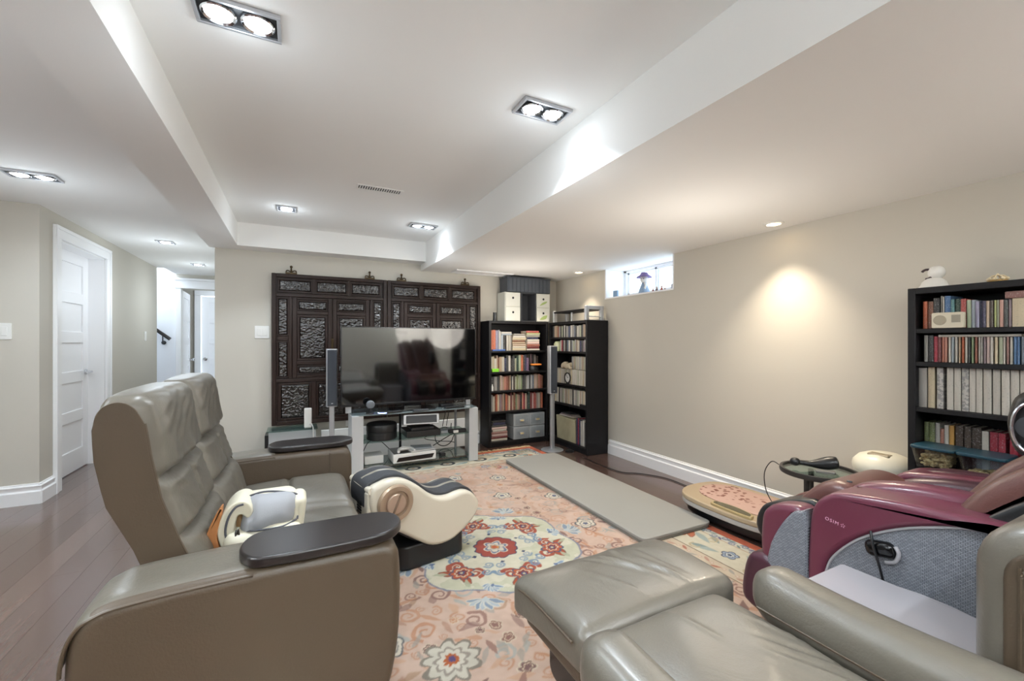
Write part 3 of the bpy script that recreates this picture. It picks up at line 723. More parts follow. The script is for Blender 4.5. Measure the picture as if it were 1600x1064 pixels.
# ------------------------------------------------------------------ glass side unit by the wall with the white box
sg = thing('side_cabinet', 'low grey glass-topped cabinet against the wall behind the far sofa arm', 'cabinet', (-.03, 4.52, 0))
part('body', MB().box(-.225, .165, 4.42, 4.62, .02, .385), mat('cabinet_grey', '#a9adb0', .3), sg, bev=.005)
part('top', MB().box(-.24, .18, 4.4, 4.63, .386, .398), GLASS, sg, bev=.002)
part('side_panel', MB().box(-.255, -.226, 4.42, 4.6, 0, .36), BLACKP, sg, bev=.003)
o = thing('white_router', 'slim upright white router with a white cable on the grey cabinet', 'router', (.097, 4.45, .4))
part('body', MB().box(.066, .13, 4.43, 4.47, .3985, .582), WHITEP, o, bev=.008)
part('cable', MB().tube(crom([(.11, 4.428, .43), (.125, 4.405, .44), (.14, 4.385, .40), (.142, 4.385, .3), (.14, 4.388, .2)], 5, False), .004, 6), WHITEP, o)
plate('wall_outlet', onY(.5, 4.7, .395), .09, .12, 0, 'white wall outlet with a black plug beside the stand', 'outlet')
solo('power_plug', 'black plug pushed into the wall outlet beside the stand', 'plug', MB().cyl((.52, 4.692, .40), (.52, 4.64, .40), .016, .012, 12), BLACKP, (.52, 4.69, .38))
mini('white_board', 'long white board standing against the wall behind the television stand', 'board', [(.22, 1.78, 4.6, 4.635, .012, .33)], WHITEP, (1.0, 4.63, 0))
# ================================================================== BOOKCASES
def bookcase(name, label, x0, x1, y0, y1, h, shelves, face, t=.03):
    """face: 'y' opens towards -Y, 'x' opens towards -X"""
    r = thing(name, label, 'bookcase', ((x0 + x1) / 2, (y0 + y1) / 2, 0), group='black-brown bookcases')
    def p(nm, *b): part(nm, MB().box(*b), BLACKW, r, bev=.002)
    if face == 'y':
        p('side_panel', x0, x0 + t, y0, y1, 0, h); p('side_panel', x1 - t, x1, y0, y1, 0, h)
        p('back_panel', x0 + t, x1 - t, y1 - .008, y1, .02, h - t)
        a = (x0 + t, x1 - t, y0 + .004, y1 - .008); top = (x0 + t, x1 - t, y0, y1); kick = (x0 + t, x1 - t, y0 + .012, y0 + .03)
    else:
        p('side_panel', x0, x1, y0, y0 + t, 0, h); p('side_panel', x0, x1, y1 - t, y1, 0, h)
        p('back_panel', x1 - .008, x1, y0 + t, y1 - t, .02, h - t)
        a = (x0 + .004, x1 - .008, y0 + t, y1 - t); top = (x0, x1, y0 + t, y1 - t); kick = (x0 + .012, x0 + .03, y0 + t, y1 - t)
    p('top_panel', *top, h - t, h); p('kick_plate', *kick, 0, shelves[-1] - .022)
    for z in shelves: p('shelf', *a, z - .022, z)
    return r
PAL = {'orange': '#d2622f', 'brown': '#7b4a30', 'black': '#211f20', 'grey': '#a8a5a0', 'white': '#e2ddd3', 'blue': '#2d6ea8', 'teal': '#2f7f88', 'dark green': '#26463a',
       'red': '#b5302b', 'pale green': '#b4c3a4', 'pale blue': '#b5c3d0', 'lilac': '#9b98b8', 'navy': '#2c3154', 'dark violet': '#3a3352', 'beige': '#c9b099', 'dark brown': '#43342b',
       'lime': '#c3cb86', 'sage': '#b7bda2', 'pink': '#dca79a', 'charcoal': '#3f4141', 'mauve': '#8d7580', 'cream': '#e3d3b2', 'crimson': '#9d2038', 'dark red': '#6f2326', 'rust': '#a95740',
       'salmon': '#d28a75', 'tan': '#bba183', 'green': '#7d9469', 'pale pink': '#e3c8c2', 'dusty rose': '#9c6a64', 'slate': '#5f6f86', 'black and white': '#a7a5a1', 'patterned': '#8f8078',
       'olive': '#7c8a4e', 'amber': '#d9a13f', 'purple': '#6a4a7a', 'yellow': '#d8bd55', 'ivory': '#d8d2c2', 'silver': '#b9bcc0'}
LAST = [None]
ORD = ['first', 'second', 'third', 'fourth', 'fifth', 'sixth', 'seventh', 'eighth', 'ninth', 'tenth', 'eleventh', 'twelfth', 'thirteenth', 'fourteenth', 'fifteenth', 'sixteenth', 'seventeenth',
       'eighteenth', 'nineteenth', 'twentieth', '21st', '22nd', '23rd', '24th', '25th', '26th', '27th', '28th', '29th', '30th', '31st', '32nd', '33rd', '34th', '35th']
def book_mb(w, h, d, rounded=True):
    """local: x thickness 0..w, y depth 0..d (spine at y=0), z height 0..h"""
    c = min(.003, w * .22); mb = MB()
    mb.box(0, c, .002, d, 0, h).box(w - c, w, .002, d, 0, h)
    sp = [(w, .004), (w, .001), (w * .75, -.001), (w * .5, -.0018), (w * .25, -.001), (0, .001), (0, .004)]
    mb.prism(sp, 0, h, 'z')
    mb.box(c, w - c, .004, d - .004, .003, h - .003, 1)
    return mb
def put_book(kind, col, label, group, M, w, h, d, cover=None, cat='book'):
    mb = book_mb(w, h, d); mb.v = [tuple(M @ Vector(p)) for p in mb.v]
    o = solo(kind, label, cat, mb, [cover or COVER, PAPER], tuple(M.translation), group, smooth=False)
    kf = .74 * rnd.uniform(.88, 1.08); wk = .2 if sum(lin(PAL[col])) > .4 else .03; c = [kf * ((1 - wk) * x + wk * y) for x, y in zip(lin(PAL[col]), (.30, .27, .23))]; o.color = (*c, 1); LAST[0] = o
    return o
def face_M(face, p, d0, z, lean=0.):
    # p: coordinate along the shelf of the book's low edge; d0: spine plane
    if face == 'y': return Matrix.Translation((p, d0, z)) @ Matrix.Rotation(lean, 4, 'Y')
    return Matrix.Translation((d0, p, z)) @ Matrix.Rotation(-PI / 2, 4, 'Z') @ Matrix.Rotation(lean, 4, 'Y')
def row(face, specs, d0, z, depth, where, end, group, kind='book', noun='book', cover=None):
    """specs: (a, b, height, colour) with a the edge nearest to the naming end"""
    for i, (a, b, h, col) in enumerate(specs):
        lo, hi = min(a, b), max(a, b); w = hi - lo - .0006
        M = face_M(face, lo if face == 'y' else hi, d0 + rnd.uniform(0, .006), z)
        put_book(kind, col, '%s %s, %s from the %s, %s' % (col, noun, ORD[i], end, where), group, M, w, h, depth, cover)
def gen(a, b, cols, wmin, wmax, hmin, hmax, step=1, seed=1):
    r = random.Random(seed); out = []; p = a; i = 0; s = 1 if b > a else -1
    while (b - p) * s > wmin:
        w = min(r.uniform(wmin, wmax), (b - p) * s); out.append((p, p + s * w, r.uniform(hmin, hmax), cols[i % len(cols)] if step else r.choice(cols))); p += s * w; i += 1
    return out[:35]
def pile(face, a, b, z, specs, d0, depth, where, group, noun='book'):
    """flat stack; specs bottom to top: (thickness, colour, shrink)"""
    n = len(specs)
    for i, (t, col, sh) in enumerate(specs):
        q = rnd.uniform(-.006, .006); w = (b - a) - sh
        pos = ('at the bottom' if i == 0 else 'on top' if i == n - 1 else ORD[i] + ' from the bottom')
        # lie the book down: local z (height) -> along the shelf, thickness -> up, spine to the front
        if face == 'y': M = Matrix(((0, 0, 1, a + sh / 2 + q), (0, 1, 0, d0 + abs(q)), (1, 0, 0, z), (0, 0, 0, 1)))
        else: M = Matrix(((0, 1, 0, d0 + abs(q)), (0, 0, 1, a + sh / 2 + q), (1, 0, 0, z), (0, 0, 0, 1)))
        put_book('book', col, '%s %s lying %s of %s' % (col, noun, pos, where), group, M, t - .0008, w, depth, COVERH); z += t
    return z

# ---------- bookcase beside the television (opens towards the room)
BL = dict(face='y', d0=4.45)
bookcase('bookcase', 'black bookcase standing beside the television in the corner', 1.95, 2.74, 4.42, 4.675, 1.45, (1.105, .862, .645, .405, .06), 'y')
g = 'books in the bookcase beside the television'; nm = 'shelf, bookcase beside television'
row('y', [(1.985, 2.015, .235, 'orange'), (2.016, 2.05, .24, 'orange'), (2.051, 2.083, .235, 'lilac'), (2.084, 2.1, .24, 'silver'), (2.101, 2.118, .225, 'white'), (2.119, 2.145, .18, 'pale blue'), (2.146, 2.19, .18, 'black'), (2.191, 2.212, .18, 'white'), (2.213, 2.235, .18, 'ivory'), (2.236, 2.255, .18, 'grey')], 4.452, 1.106, .16, 'top ' + nm, 'television', g)
pile('y', 2.12, 2.255, 1.2875, [(.018, 'pale blue', 0), (.02, 'white', .004)], 4.45, .16, 'the laid pair, top ' + nm, g)
pile('y', 2.265, 2.445, 1.106, [(.028, 'cream', 0), (.022, 'ivory', .004), (.03, 'beige', 0), (.024, 'tan', .006), (.02, 'brown', .01), (.03, 'cream', 0), (.02, 'white', .012), (.026, 'grey', .03)], 4.452, .15, 'pale stack, top ' + nm, g)
pile('y', 2.455, 2.64, 1.106, [(.02, 'white', .01), (.03, 'dark red', .02), (.026, 'rust', .01), (.03, 'pale pink', .02), (.028, 'white', .02), (.026, 'navy', .03), (.016, 'grey', 0), (.022, 'sage', 0), (.014, 'lime', 0), (.024, 'red', .01)], 4.452, .15, 'dark stack, top ' + nm, g)
solo('blue_folder', 'flat blue folder under the books on the top shelf beside the television', 'folder', MB().box(2.0, 2.16, 4.43, 4.452, 1.1055, 1.121), mat('folder_blue', '#3c62a8', .4), (2.08, 4.44, 1.105), smooth=False)
row('y', gen(1.99, 2.49, ['ivory', 'cream', 'white', 'beige', 'brown', 'tan', 'ivory', 'navy', 'charcoal', 'white', 'black', 'charcoal', 'sage', 'dark green', 'pale green', 'orange', 'dark brown', 'navy', 'purple', 'grey'], .016, .034, .15, .195, seed=3), 4.455, .863, .15, 'second ' + nm, 'television', g)
row('y', gen(2.5, 2.69, ['dark brown', 'charcoal', 'mauve', 'black', 'grey', 'dark brown'], .02, .034, .17, .2, seed=5), 4.55, .863, .1, 'second ' + nm + ' behind cap', 'television', g)
row('y', [(1.992, 2.03, .16, 'charcoal'), (2.031, 2.07, .16, 'grey'), (2.071, 2.1, .16, 'charcoal')] + gen(2.104, 2.69, ['beige', 'pale pink', 'tan', 'salmon', 'rust', 'brown', 'tan', 'charcoal', 'white', 'dark brown', 'sage', 'olive', 'pale green', 'sage', 'green', 'black', 'charcoal', 'grey', 'silver', 'black', 'silver', 'slate'], .016, .028, .15, .175, seed=8), 4.455, .646, .14, 'third ' + nm, 'television', g)
row('y', gen(1.99, 2.69, ['grey', 'ivory', 'brown', 'orange', 'cream', 'mauve', 'dusty rose', 'tan', 'dark brown', 'orange', 'rust', 'cream', 'dark red', 'beige', 'brown', 'green', 'tan', 'dusty rose', 'black', 'salmon', 'crimson', 'beige', 'charcoal', 'dark green', 'dark red', 'pale pink', 'red', 'rust'], .017, .028, .17, .205, seed=12), 4.453, .406, .15, 'fourth ' + nm, 'television', g)
pile('y', 1.995, 2.2, .061, [(.03, 'ivory', 0), (.026, 'dark red', 0), (.028, 'pale pink', .006), (.026, 'dusty rose', .004), (.024, 'white', .03), (.03, 'pale pink', .01), (.02, 'charcoal', .02), (.03, 'navy', .05), (.024, 'black', .05)], 4.45, .16, 'the stack, bottom ' + nm, g)
solo('green_box', 'small bright green box at the front of the second shelf beside the television', 'box', MB().box(1.995, 2.08, 4.428, 4.452, .8625, .9), mat('lime_green', '#86d13a', .4), (2.03, 4.44, .863), bev=.003)
o = thing('cap', 'orange-brimmed black cap on the second shelf of the corner bookcase', 'cap', (2.58, 4.49, .863))
part('crown', MB().lathe((2.57, 4.50, .863), [(.001, .085), (.04, .08), (.066, .055), (.072, .02), (.07, 0), (.001, 0)], 24), BLACKP, o)
part('brim', MB().prism(rrect(2.52, 2.66, 4.422, 4.5, .03), .925, .945, 'z', r=.005), mat('brim_orange', '#d98234', .6), o)
solo('white_bottle', 'little white bottle at the television end of the third shelf', 'bottle', MB().lathe((1.998, 4.437, .646), [(.001, 0), (.012, 0), (.012, .05), (.006, .06), (.006, .075), (.001, .076)], 14), WHITEP, (1.998, 4.437, .646))
# clear drawers on the bottom shelf
DW = mat('frosted_plastic', '#a3a9ad', .3, var=.12, vscale=25)
for i, (x, z, lb) in enumerate(((2.27, .061, 'lower clear plastic drawer box nearest the book stack'), (2.485, .061, 'lower clear plastic drawer box next to the tower speaker'), (2.27, .2125, 'upper clear plastic drawer box nearest the book stack'), (2.485, .2125, 'upper clear plastic drawer box next to the tower speaker'))):
    r = thing('drawer_box', lb, 'drawer box', (x, 4.44, z), group='clear plastic drawer boxes on the bottom shelf')
    part('shell', MB().box(x, x + .21, 4.432, 4.64, z, z + .147), DW, r, bev=.006)
    part('drawer', MB().box(x + .022, x + .188, 4.424, 4.434, z + .018, z + .128), PLASTIC, r, bev=.003)
    part('handle', MB().box(x + .075, x + .135, 4.414, 4.426, z + .055, z + .085), SILVER, r, bev=.003)
    part('label_card', MB().box(x + .085, x + .125, 4.412, 4.415, z + .062, z + .078), mat('card_yellow', '#d8c78e', .6), r, smooth=False)

# ---------- bookcase under the window (opens towards -X)
bookcase('bookcase', 'black bookcase against the right wall below the high window', 2.74, 3.02, 3.645, 4.405, 1.44, (1.262, 1.10, .728, .50, .07), 'x')
g = 'books in the bookcase under the window'; nm = 'shelf, bookcase under window'
row('x', gen(3.68, 4.36, ['rust', 'tan', 'beige', 'charcoal', 'sage', 'grey', 'ivory', 'charcoal', 'slate', 'grey', 'white', 'navy', 'slate', 'grey', 'black', 'white', 'charcoal', 'sage', 'black', 'grey'], .02, .036, .12, .14, seed=21), 2.765, 1.263, .13, 'top ' + nm, 'window end', g)
row('x', gen(3.68, 4.2, ['white', 'grey', 'mauve', 'charcoal', 'navy', 'ivory', 'beige', 'grey', 'sage', 'silver', 'charcoal', 'white', 'slate', 'black', 'grey', 'charcoal', 'crimson'], .02, .034, .118, .132, seed=22), 2.765, 1.101, .13, 'second ' + nm, 'window end', g)
row('x', gen(3.68, 4.36, ['ivory', 'white', 'cream', 'ivory', 'ivory', 'white', 'sage', 'ivory', 'white'], .02, .03, .165, .17, seed=23), 2.765, .729, .16, 'front row, third ' + nm, 'window end', g, noun='paperback')
row('x', gen(3.68, 4.02, ['ivory', 'silver', 'ivory', 'white', 'sage', 'beige'], .02, .03, .14, .146, seed=24), 2.80, .9005, .16, 'upper row, third ' + nm, 'window end', g, noun='paperback')
row('x', gen(3.68, 4.33, ['ivory', 'white', 'cream', 'ivory', 'beige', 'white', 'sage', 'grey', 'white', 'charcoal'], .022, .036, .165, .172, seed=25), 2.775, .501, .16, 'fourth ' + nm, 'window end', g, noun='paperback')
row('x', [(3.68, 3.72, .27, 'white'), (3.722, 3.75, .26, 'charcoal'), (3.752, 3.79, .28, 'white'), (3.792, 3.82, .27, 'white'), (3.822, 3.85, .28, 'navy'), (3.852, 3.87, .29, 'crimson'), (3.872, 3.9, .29, 'navy')], 2.78, .071, .18, 'bottom ' + nm, 'window end', g, noun='binder')
o = solo('gift_bag', 'large khaki paper bag with prints on the bottom shelf under the window', 'bag', MB().prism([(3.91, .071), (4.28, .071), (4.30, .34), (3.92, .33)], 2.775, 2.9, 'x', r=.006), mat('khaki_paper', '#a39c80', .7, var=.2, vscale=12), (2.83, 4.1, .071))
pile('x', 3.98, 4.26, .345, [(.012, 'white', .02), (.014, 'mauve', .05), (.01, 'charcoal', .08)], 2.79, .12, 'the papers over the bag, bottom shelf', g, 'magazine')
solo('black_case', 'flat black case lying at the window end of the fourth shelf', 'case', MB().box(2.745, 2.775, 3.69, 3.79, .5008, .53), BLACKP, (2.76, 3.74, .5), bev=.003)
ck = thing('round_clock', 'small round ringed clock standing before the white paperbacks under the window', 'clock', (2.73, 4.03, .729))
part('ring', MB().tube([(2.752, 4.03 + .055 * math.cos(a), .80 + .055 * math.sin(a)) for a in np.linspace(0, 2 * PI, 29)[:-1]], .006, 8, closed=True), BLACKP, ck)
part('dial', MB().lathe((2.757, 4.03, .80), [(.001, 0), (.05, 0), (.05, .005), (.001, .005)], 28, axis='x'), WHITEP, ck)
part('hands', MB().cyl((2.754, 4.03, .80), (2.754, 4.05, .825), .002, n=6).cyl((2.754, 4.03, .80), (2.754, 4.01, .807), .002, n=6), BLACKP, ck)
part('base', MB().box(2.745, 2.765, 4.015, 4.045, .729, .745), BLACKP, ck, bev=.002)
sk = thing('plush_toy', 'cream crocheted toy lying on the white paperbacks under the window', 'toy', (2.77, 4.08, .9))
part('body', MB().rbox((2.79, 4.09, .935), (.035, .085, .035), .03, (3, 6, 3), lambda P: P + np.stack([.006 * np.sin(P[:, 1] * 70), 0 * P[:, 0], .01 * np.sin(P[:, 1] * 55)], 1)), mat('crochet', '#cdbfa6', .9, bump=.6, bscale=120), sk)
part('arm', MB().tube(crom([(2.77, 4.03, .95), (2.752, 4.0, .945), (2.75, 3.98, .915), (2.77, 3.97, .91)], 4, False), .014, 8), mat('crochet', '#cdbfa6'), sk)
solo('glass_jar', 'round glass jar with pale sweets at the corner end of the second shelf', 'jar', MB().lathe((2.80, 4.29, 1.1005), [(.001, 0), (.045, 0), (.055, .03), (.055, .08), (.04, .11), (.03, .115), (.001, .116)], 20), mat('jar_green', '#b9bd98', .25, var=.25, vscale=40), (2.8, 4.29, 1.1))

# ---------- on top of the corner bookcases
def cube_drawers(x0, x1, z0, label, mat_, decor=False):
    r = thing('storage_cube', label, 'storage cube', ((x0 + x1) / 2, 4.55, z0), group='white drawer cubes on the corner bookcase')
    y0, y1 = 4.45, 4.66; h = .345
    part('body', MB().box(x0, x1, y0 + .012, y1, z0, z0 + h), mat_, r, bev=.003)
    for k in range(2):
        a = z0 + .006 + k * .17
        d = part('drawer', MB().box(x0 + .006, x1 - .006, y0, y0 + .016, a, a + .163), mat_, r, bev=.003)
        kb = bpy.data.objects.new('knob', make_mesh('knob', MB().lathe(((x0 + x1) / 2, y0, a + .1), [(.012, 0), (.013, -.004), (.001, -.006)], 14, axis='y'), BLACKP, INV[r.name])); kb.parent = d; COL.objects.link(kb)
        if decor:
            lf = bpy.data.objects.new('leaf_print', make_mesh('leaf_print', MB().prism(crom([(x0 + .05, a + .02), (x0 + .13, a + .03 + .02 * k), (x0 + .15, a + .075), (x0 + .09, a + .06)], 4), y0 - .0012, y0 - .0002, 'y'), mat('leaf_green', '#a3b873' if k == 0 else '#c8d3b0', .7), INV[r.name], smooth=False)); lf.parent = d; COL.objects.link(lf)
    return r
WC = mat('white_card', '#dcdcd2', .6)
cube_drawers(2.17, 2.375, 1.451, 'white cube of two drawers nearest the carved screen, on the corner bookcase', WC)
cube_drawers(2.59, 2.785, 1.451, 'white leaf-printed cube of two drawers near the corner, beside the dark box', WC, True)
o = thing('dark_cubby', 'tall empty black cubby between the two white drawer cubes', 'storage cube', (2.48, 4.55, 1.451))
part('body', MB().box(2.378, 2.392, 4.45, 4.66, 1.451, 1.797).box(2.575, 2.588, 4.45, 4.66, 1.451, 1.797).box(2.392, 2.575, 4.64, 4.66, 1.451, 1.797).box(2.392, 2.575, 4.45, 4.64, 1.451, 1.462).box(2.392, 2.575, 4.45, 4.64, 1.785, 1.797), DGREY, o, smooth=False)
o = thing('ribbed_box', 'long ribbed slate box lying across the drawer cubes under the ceiling', 'box', (2.49, 4.55, 1.8))
SL = mat('slate_box', '#4a4f57', .55)
part('body', MB().box(2.2, 2.785, 4.45, 4.66, 1.8, 1.965), SL, o, bev=.003)
for k in range(11): part('rib', MB().box(2.214 + k * .052, 2.214 + k * .052 + .044, 4.443, 4.452, 1.806, 1.96), SL, o, bev=.002)
part('lid_rim', MB().box(2.195, 2.79, 4.445, 4.665, 1.965, 1.975), SL, o, bev=.002)
solo('incense_tin', 'small black tin on the bookcase top beside the white drawer cube', 'tin', MB().lathe((2.06, 4.5, 1.451), [(.001, 0), (.026, 0), (.026, .008), (.022, .012), (.022, .1), (.001, .101)], 16), BLACKP, (2.06, 4.5, 1.451))
o = thing('desk_riser', 'dark two-legged monitor riser on the bookcase under the window', 'riser', (2.87, 4.05, 1.44))
part('top', MB().box(2.78, 3.0, 3.76, 4.36, 1.552, 1.57), BLACKW, o, bev=.003)
part('leg', MB().box(2.78, 2.83, 4.36, 4.385, 1.441, 1.58), SILVER, o, bev=.003)
part('leg', MB().box(2.96, 3.0, 4.36, 4.385, 1.441, 1.58), SILVER, o, bev=.003)
part('leg', MB().box(2.86, 2.88, 4.1, 4.12, 1.441, 1.555), SILVER, o, bev=.003)
o = thing('silver_frame', 'silver picture-frame-like stand on the bookcase corner under the window', 'frame', (2.89, 3.78, 1.44))
mb = MB().prism(rrect(2.775, 3.005, 1.441, 1.60, .012), 3.74, 3.80, 'y', r=.004)
mb = MB().box(2.765, 2.81, 3.70, 3.735, 1.441, 1.6).box(2.965, 3.01, 3.70, 3.735, 1.441, 1.6).box(2.81, 2.965, 3.70, 3.735, 1.56, 1.6)
part('frame', mb, SILVER, o, bev=.006)
part('shelf', MB().box(2.81, 2.965, 3.70, 3.73, 1.478, 1.49), WHITEP, o, bev=.002)

# ---------- window sill figures
SX = 3.13; SZ = 1.6905
dl = thing('doll', 'little white doll in a purple sun hat on the window sill', 'doll', (SX, 3.22, SZ))
part('body', MB().lathe((SX, 3.22, SZ), [(.001, 0), (.045, 0), (.04, .03), (.026, .065), (.018, .085), (.012, .092)], 18), mat('doll_blue', '#8fa5bd', .6, var=.3, vscale=60), dl)
part('head', MB().lathe((SX, 3.22, SZ + .115), [(.001, -.033), (.022, -.026), (.033, 0), (.024, .024), (.001, .034)], 18), WHITEP, dl)
part('eyes', MB().lathe((SX - .03, 3.215, SZ + .115), [(.001, -.004), (.004, 0), (.001, .004)], 8).lathe((SX - .026, 3.2, SZ + .115), [(.001, -.004), (.004, 0), (.001, .004)], 8), BLACKP, dl)
part('hat', MB().lathe((SX, 3.22, SZ + .13), [(.001, .04), (.024, .036), (.034, .018), (.06, .002), (.062, -.003), (.03, .004), (.001, .01)], 22), mat('hat_purple', '#7d6a9c', .7), dl)
part('arm', MB().tube(crom([(SX - .015, 3.2, SZ + .08), (SX - .03, 3.175, SZ + .06), (SX - .035, 3.18, SZ + .035)], 4, False), .008, 8), WHITEP, dl)
for o_ in dl.children: o_.scale = (1.3, 1.3, 1.3)
for i, (y, h, c, lb) in enumerate(((3.10, .045, '#8a4b42', 'tiny reddish figurine next to the purple-hatted doll'), (3.05, .055, '#6d5a58', 'tiny brown figurine second from the doll on the sill'), (2.99, .06, '#9c4f42', 'tiny red figurine third from the doll on the sill'), (2.95, .035, '#b8a9a0', 'tiny pale figurine between the red one and the pale block'))):
    f = thing('figurine', lb, 'figurine', (SX, y, SZ), group='tiny figurines on the window sill')
    part('body', MB().lathe((SX, y, SZ), [(.001, 0), (.016, 0), (.013, h * .35), (.008, h * .6), (.006, h * .65)], 12), mat('fig' + c, c, .6), f)
    part('head', MB().lathe((SX, y, SZ + h * .8), [(.001, -h * .2), (.009, -h * .1), (.011, 0), (.007, h * .13), (.001, h * .2)], 12), mat('fig_skin', '#d8bfae', .6), f)
solo('sill_block', 'pale grey block on the sill at the near end of the window', 'ornament', MB().prism(rrect(2.80, 2.865, SZ, SZ + .06, .02), SX - .02, SX + .02, 'x', r=.008), mat('pale_grey', '#c9cbd6', .6), (SX, 2.83, SZ))
solo('sill_card', 'small blue-grey card box at the far end of the window sill', 'box', MB().box(SX - .04, SX - .02, 3.58, 3.645, SZ, SZ + .075), mat('card_blue', '#8099b3', .6), (SX - .03, 3.61, SZ), bev=.002)

# ================================================================== BOOKCASE BEHIND THE MASSAGE CHAIR
bookcase('bookcase', 'black bookcase against the right wall behind the purple massage chair', 2.74, 3.025, .17, 1.005, 1.47, (1.268, 1.105, .88, .60, .07), 'x')
g = 'books in the bookcase behind the massage chair'; nm = 'shelf, bookcase behind massage chair'
S1 = [(0.958, 0.941, 0.134, 'orange'), (0.938, 0.919, 0.132, 'brown'), (0.918, 0.895, 0.147, 'black'), (0.894, 0.887, 0.156, 'grey'), (0.886, 0.88, 0.151, 'white'), (0.88, 0.858, 0.154, 'blue'), (0.857, 0.844, 0.136, 'teal'), (0.843, 0.824, 0.137, 'dark green'), (0.823, 0.805, 0.135, 'red'), (0.803, 0.789, 0.128, 'pale green'), (0.789, 0.775, 0.127, 'pale blue'), (0.775, 0.762, 0.12, 'lilac'), (0.761, 0.754, 0.12, 'navy'), (0.753, 0.741, 0.12, 'dark violet'), (0.74, 0.73, 0.119, 'beige'), (0.729, 0.719, 0.119, 'dark brown'), (0.718, 0.71, 0.12, 'lime'), (0.709, 0.701, 0.12, 'sage'), (0.7, 0.688, 0.12, 'pink'), (0.687, 0.675, 0.119, 'charcoal'), (0.674, 0.665, 0.12, 'mauve'), (0.663, 0.628, 0.123, 'cream'), (.627, .60, .12, 'tan'), (.6, .58, .13, 'brown')]
row('x', S1, 2.772, 1.269, .14, 'top ' + nm, 'window end', g)
pile('x', .59, .683, 1.3935, [(.03, 'dusty rose', 0)], 2.765, .13, 'nothing', g)
LAST[0]['label'] = 'rose-red book laid flat over the cream book, top ' + nm
S2 = [(0.955, 0.94, 0.13, 'grey'), (0.938, 0.919, 0.129, 'black'), (0.918, 0.904, 0.124, 'crimson'), (0.903, 0.891, 0.12, 'dark red'), (0.889, 0.88, 0.12, 'rust'), (0.879, 0.87, 0.12, 'salmon'), (0.865, 0.857, 0.12, 'white'), (0.855, 0.846, 0.12, 'pale blue'), (0.842, 0.834, 0.12, 'white'), (0.831, 0.824, 0.12, 'tan'), (0.82, 0.812, 0.12, 'orange'), (0.808, 0.801, 0.119, 'white'), (0.799, 0.792, 0.119, 'charcoal'), (0.788, 0.781, 0.119, 'green'), (0.777, 0.769, 0.119, 'rust'), (0.765, 0.759, 0.119, 'white'), (0.758, 0.751, 0.119, 'grey'), (0.749, 0.742, 0.119, 'mauve'), (0.74, 0.73, 0.119, 'pale pink'), (0.728, 0.719, 0.118, 'white'), (0.714, 0.705, 0.118, 'cream'), (0.702, 0.691, 0.118, 'sage'), (0.69, 0.683, 0.118, 'white'), (0.68, 0.673, 0.118, 'dusty rose'), (0.67, 0.662, 0.118, 'white'), (0.659, 0.65, 0.119, 'blue'), (0.649, 0.641, 0.119, 'blue'), (0.637, 0.628, 0.119, 'slate'), (.62, .6, .12, 'grey')]
row('x', S2, 2.772, 1.106, .13, 'second ' + nm, 'window end', g, noun='slim case')
pile('x', .64, .905, 1.2265, [(.012, 'white', 0)], 2.77, .12, 'nothing', g)
LAST[0]['label'] = 'long white flat book laid across the second ' + nm
S3 = [(0.973, 0.942, 0.194, 'grey'), (0.939, 0.914, 0.199, 'cream'), (0.907, 0.883, 0.198, 'black and white'), (0.871, 0.848, 0.2, 'white'), (0.845, 0.822, 0.2, 'white'), (0.819, 0.796, 0.2, 'patterned'), (0.795, 0.774, 0.2, 'white'), (0.772, 0.752, 0.2, 'white'), (0.749, 0.724, 0.2, 'white'), (0.72, 0.697, 0.2, 'white'), (0.693, 0.669, 0.2, 'white'), (0.667, 0.642, 0.2, 'white'), (0.64, 0.618, 0.2, 'white'), (.616, .594, .2, 'white')]
BOLD = obcolor('bold_print', vert=True, thr=.48, amt=.85, big=.7)
for i, (a, b, h, c) in enumerate(S3):
    bold = c in ('black and white', 'patterned')
    row('x', [(a, b, h, c)], 2.77, .881, .16, 'X', 'Y', g, cover=BOLD if bold else None)
    o = LAST[0]; o['label'] = '%s tall volume, %s from the window end, third %s' % (c, ORD[i], nm)
    if bold: o.color = (.42, .4, .38, 1)
S4 = [(0.973, 0.955, 0.2, 'olive'), (0.954, 0.933, 0.2, 'olive'), (0.932, 0.915, 0.2, 'white'), (0.914, 0.899, 0.175, 'salmon'), (0.898, 0.882, 0.196, 'white'), (0.881, 0.863, 0.196, 'amber'), (0.858, 0.832, 0.2, 'dark brown'), (0.83, 0.806, 0.2, 'dark brown'), (0.803, 0.773, 0.2, 'dark brown'), (0.77, 0.748, 0.19, 'white'), (0.745, 0.72, 0.19, 'crimson'), (0.718, 0.696, 0.19, 'crimson'), (0.684, 0.66, 0.17, 'crimson')]
row('x', S4, 2.83, .601, .13, 'fourth ' + nm, 'window end', g)
ra = thing('pocket_radio', 'cream radio with round speaker leaning on the top shelf books', 'radio', (2.755, .86, 1.269))
part('body', MB().prism(rrect(.804, .916, 1.269, 1.343, .006), 2.742, 2.768, 'x', r=.003), mat('radio_cream', '#cfc8b4', .45), ra)
part('grille', MB().lathe((2.742, .886, 1.307), [(.001, -.002), (.022, -.002), (.0235, 0), (.0235, .002)], 24, axis='x'), mat('radio_grille', '#a89f8c', .6, bump=.5, bscale=900), ra)
part('dial_panel', MB().box(2.7405, 2.743, .815, .845, 1.295, 1.33), mat('dial_grey', '#8d8778', .5), ra, smooth=False)
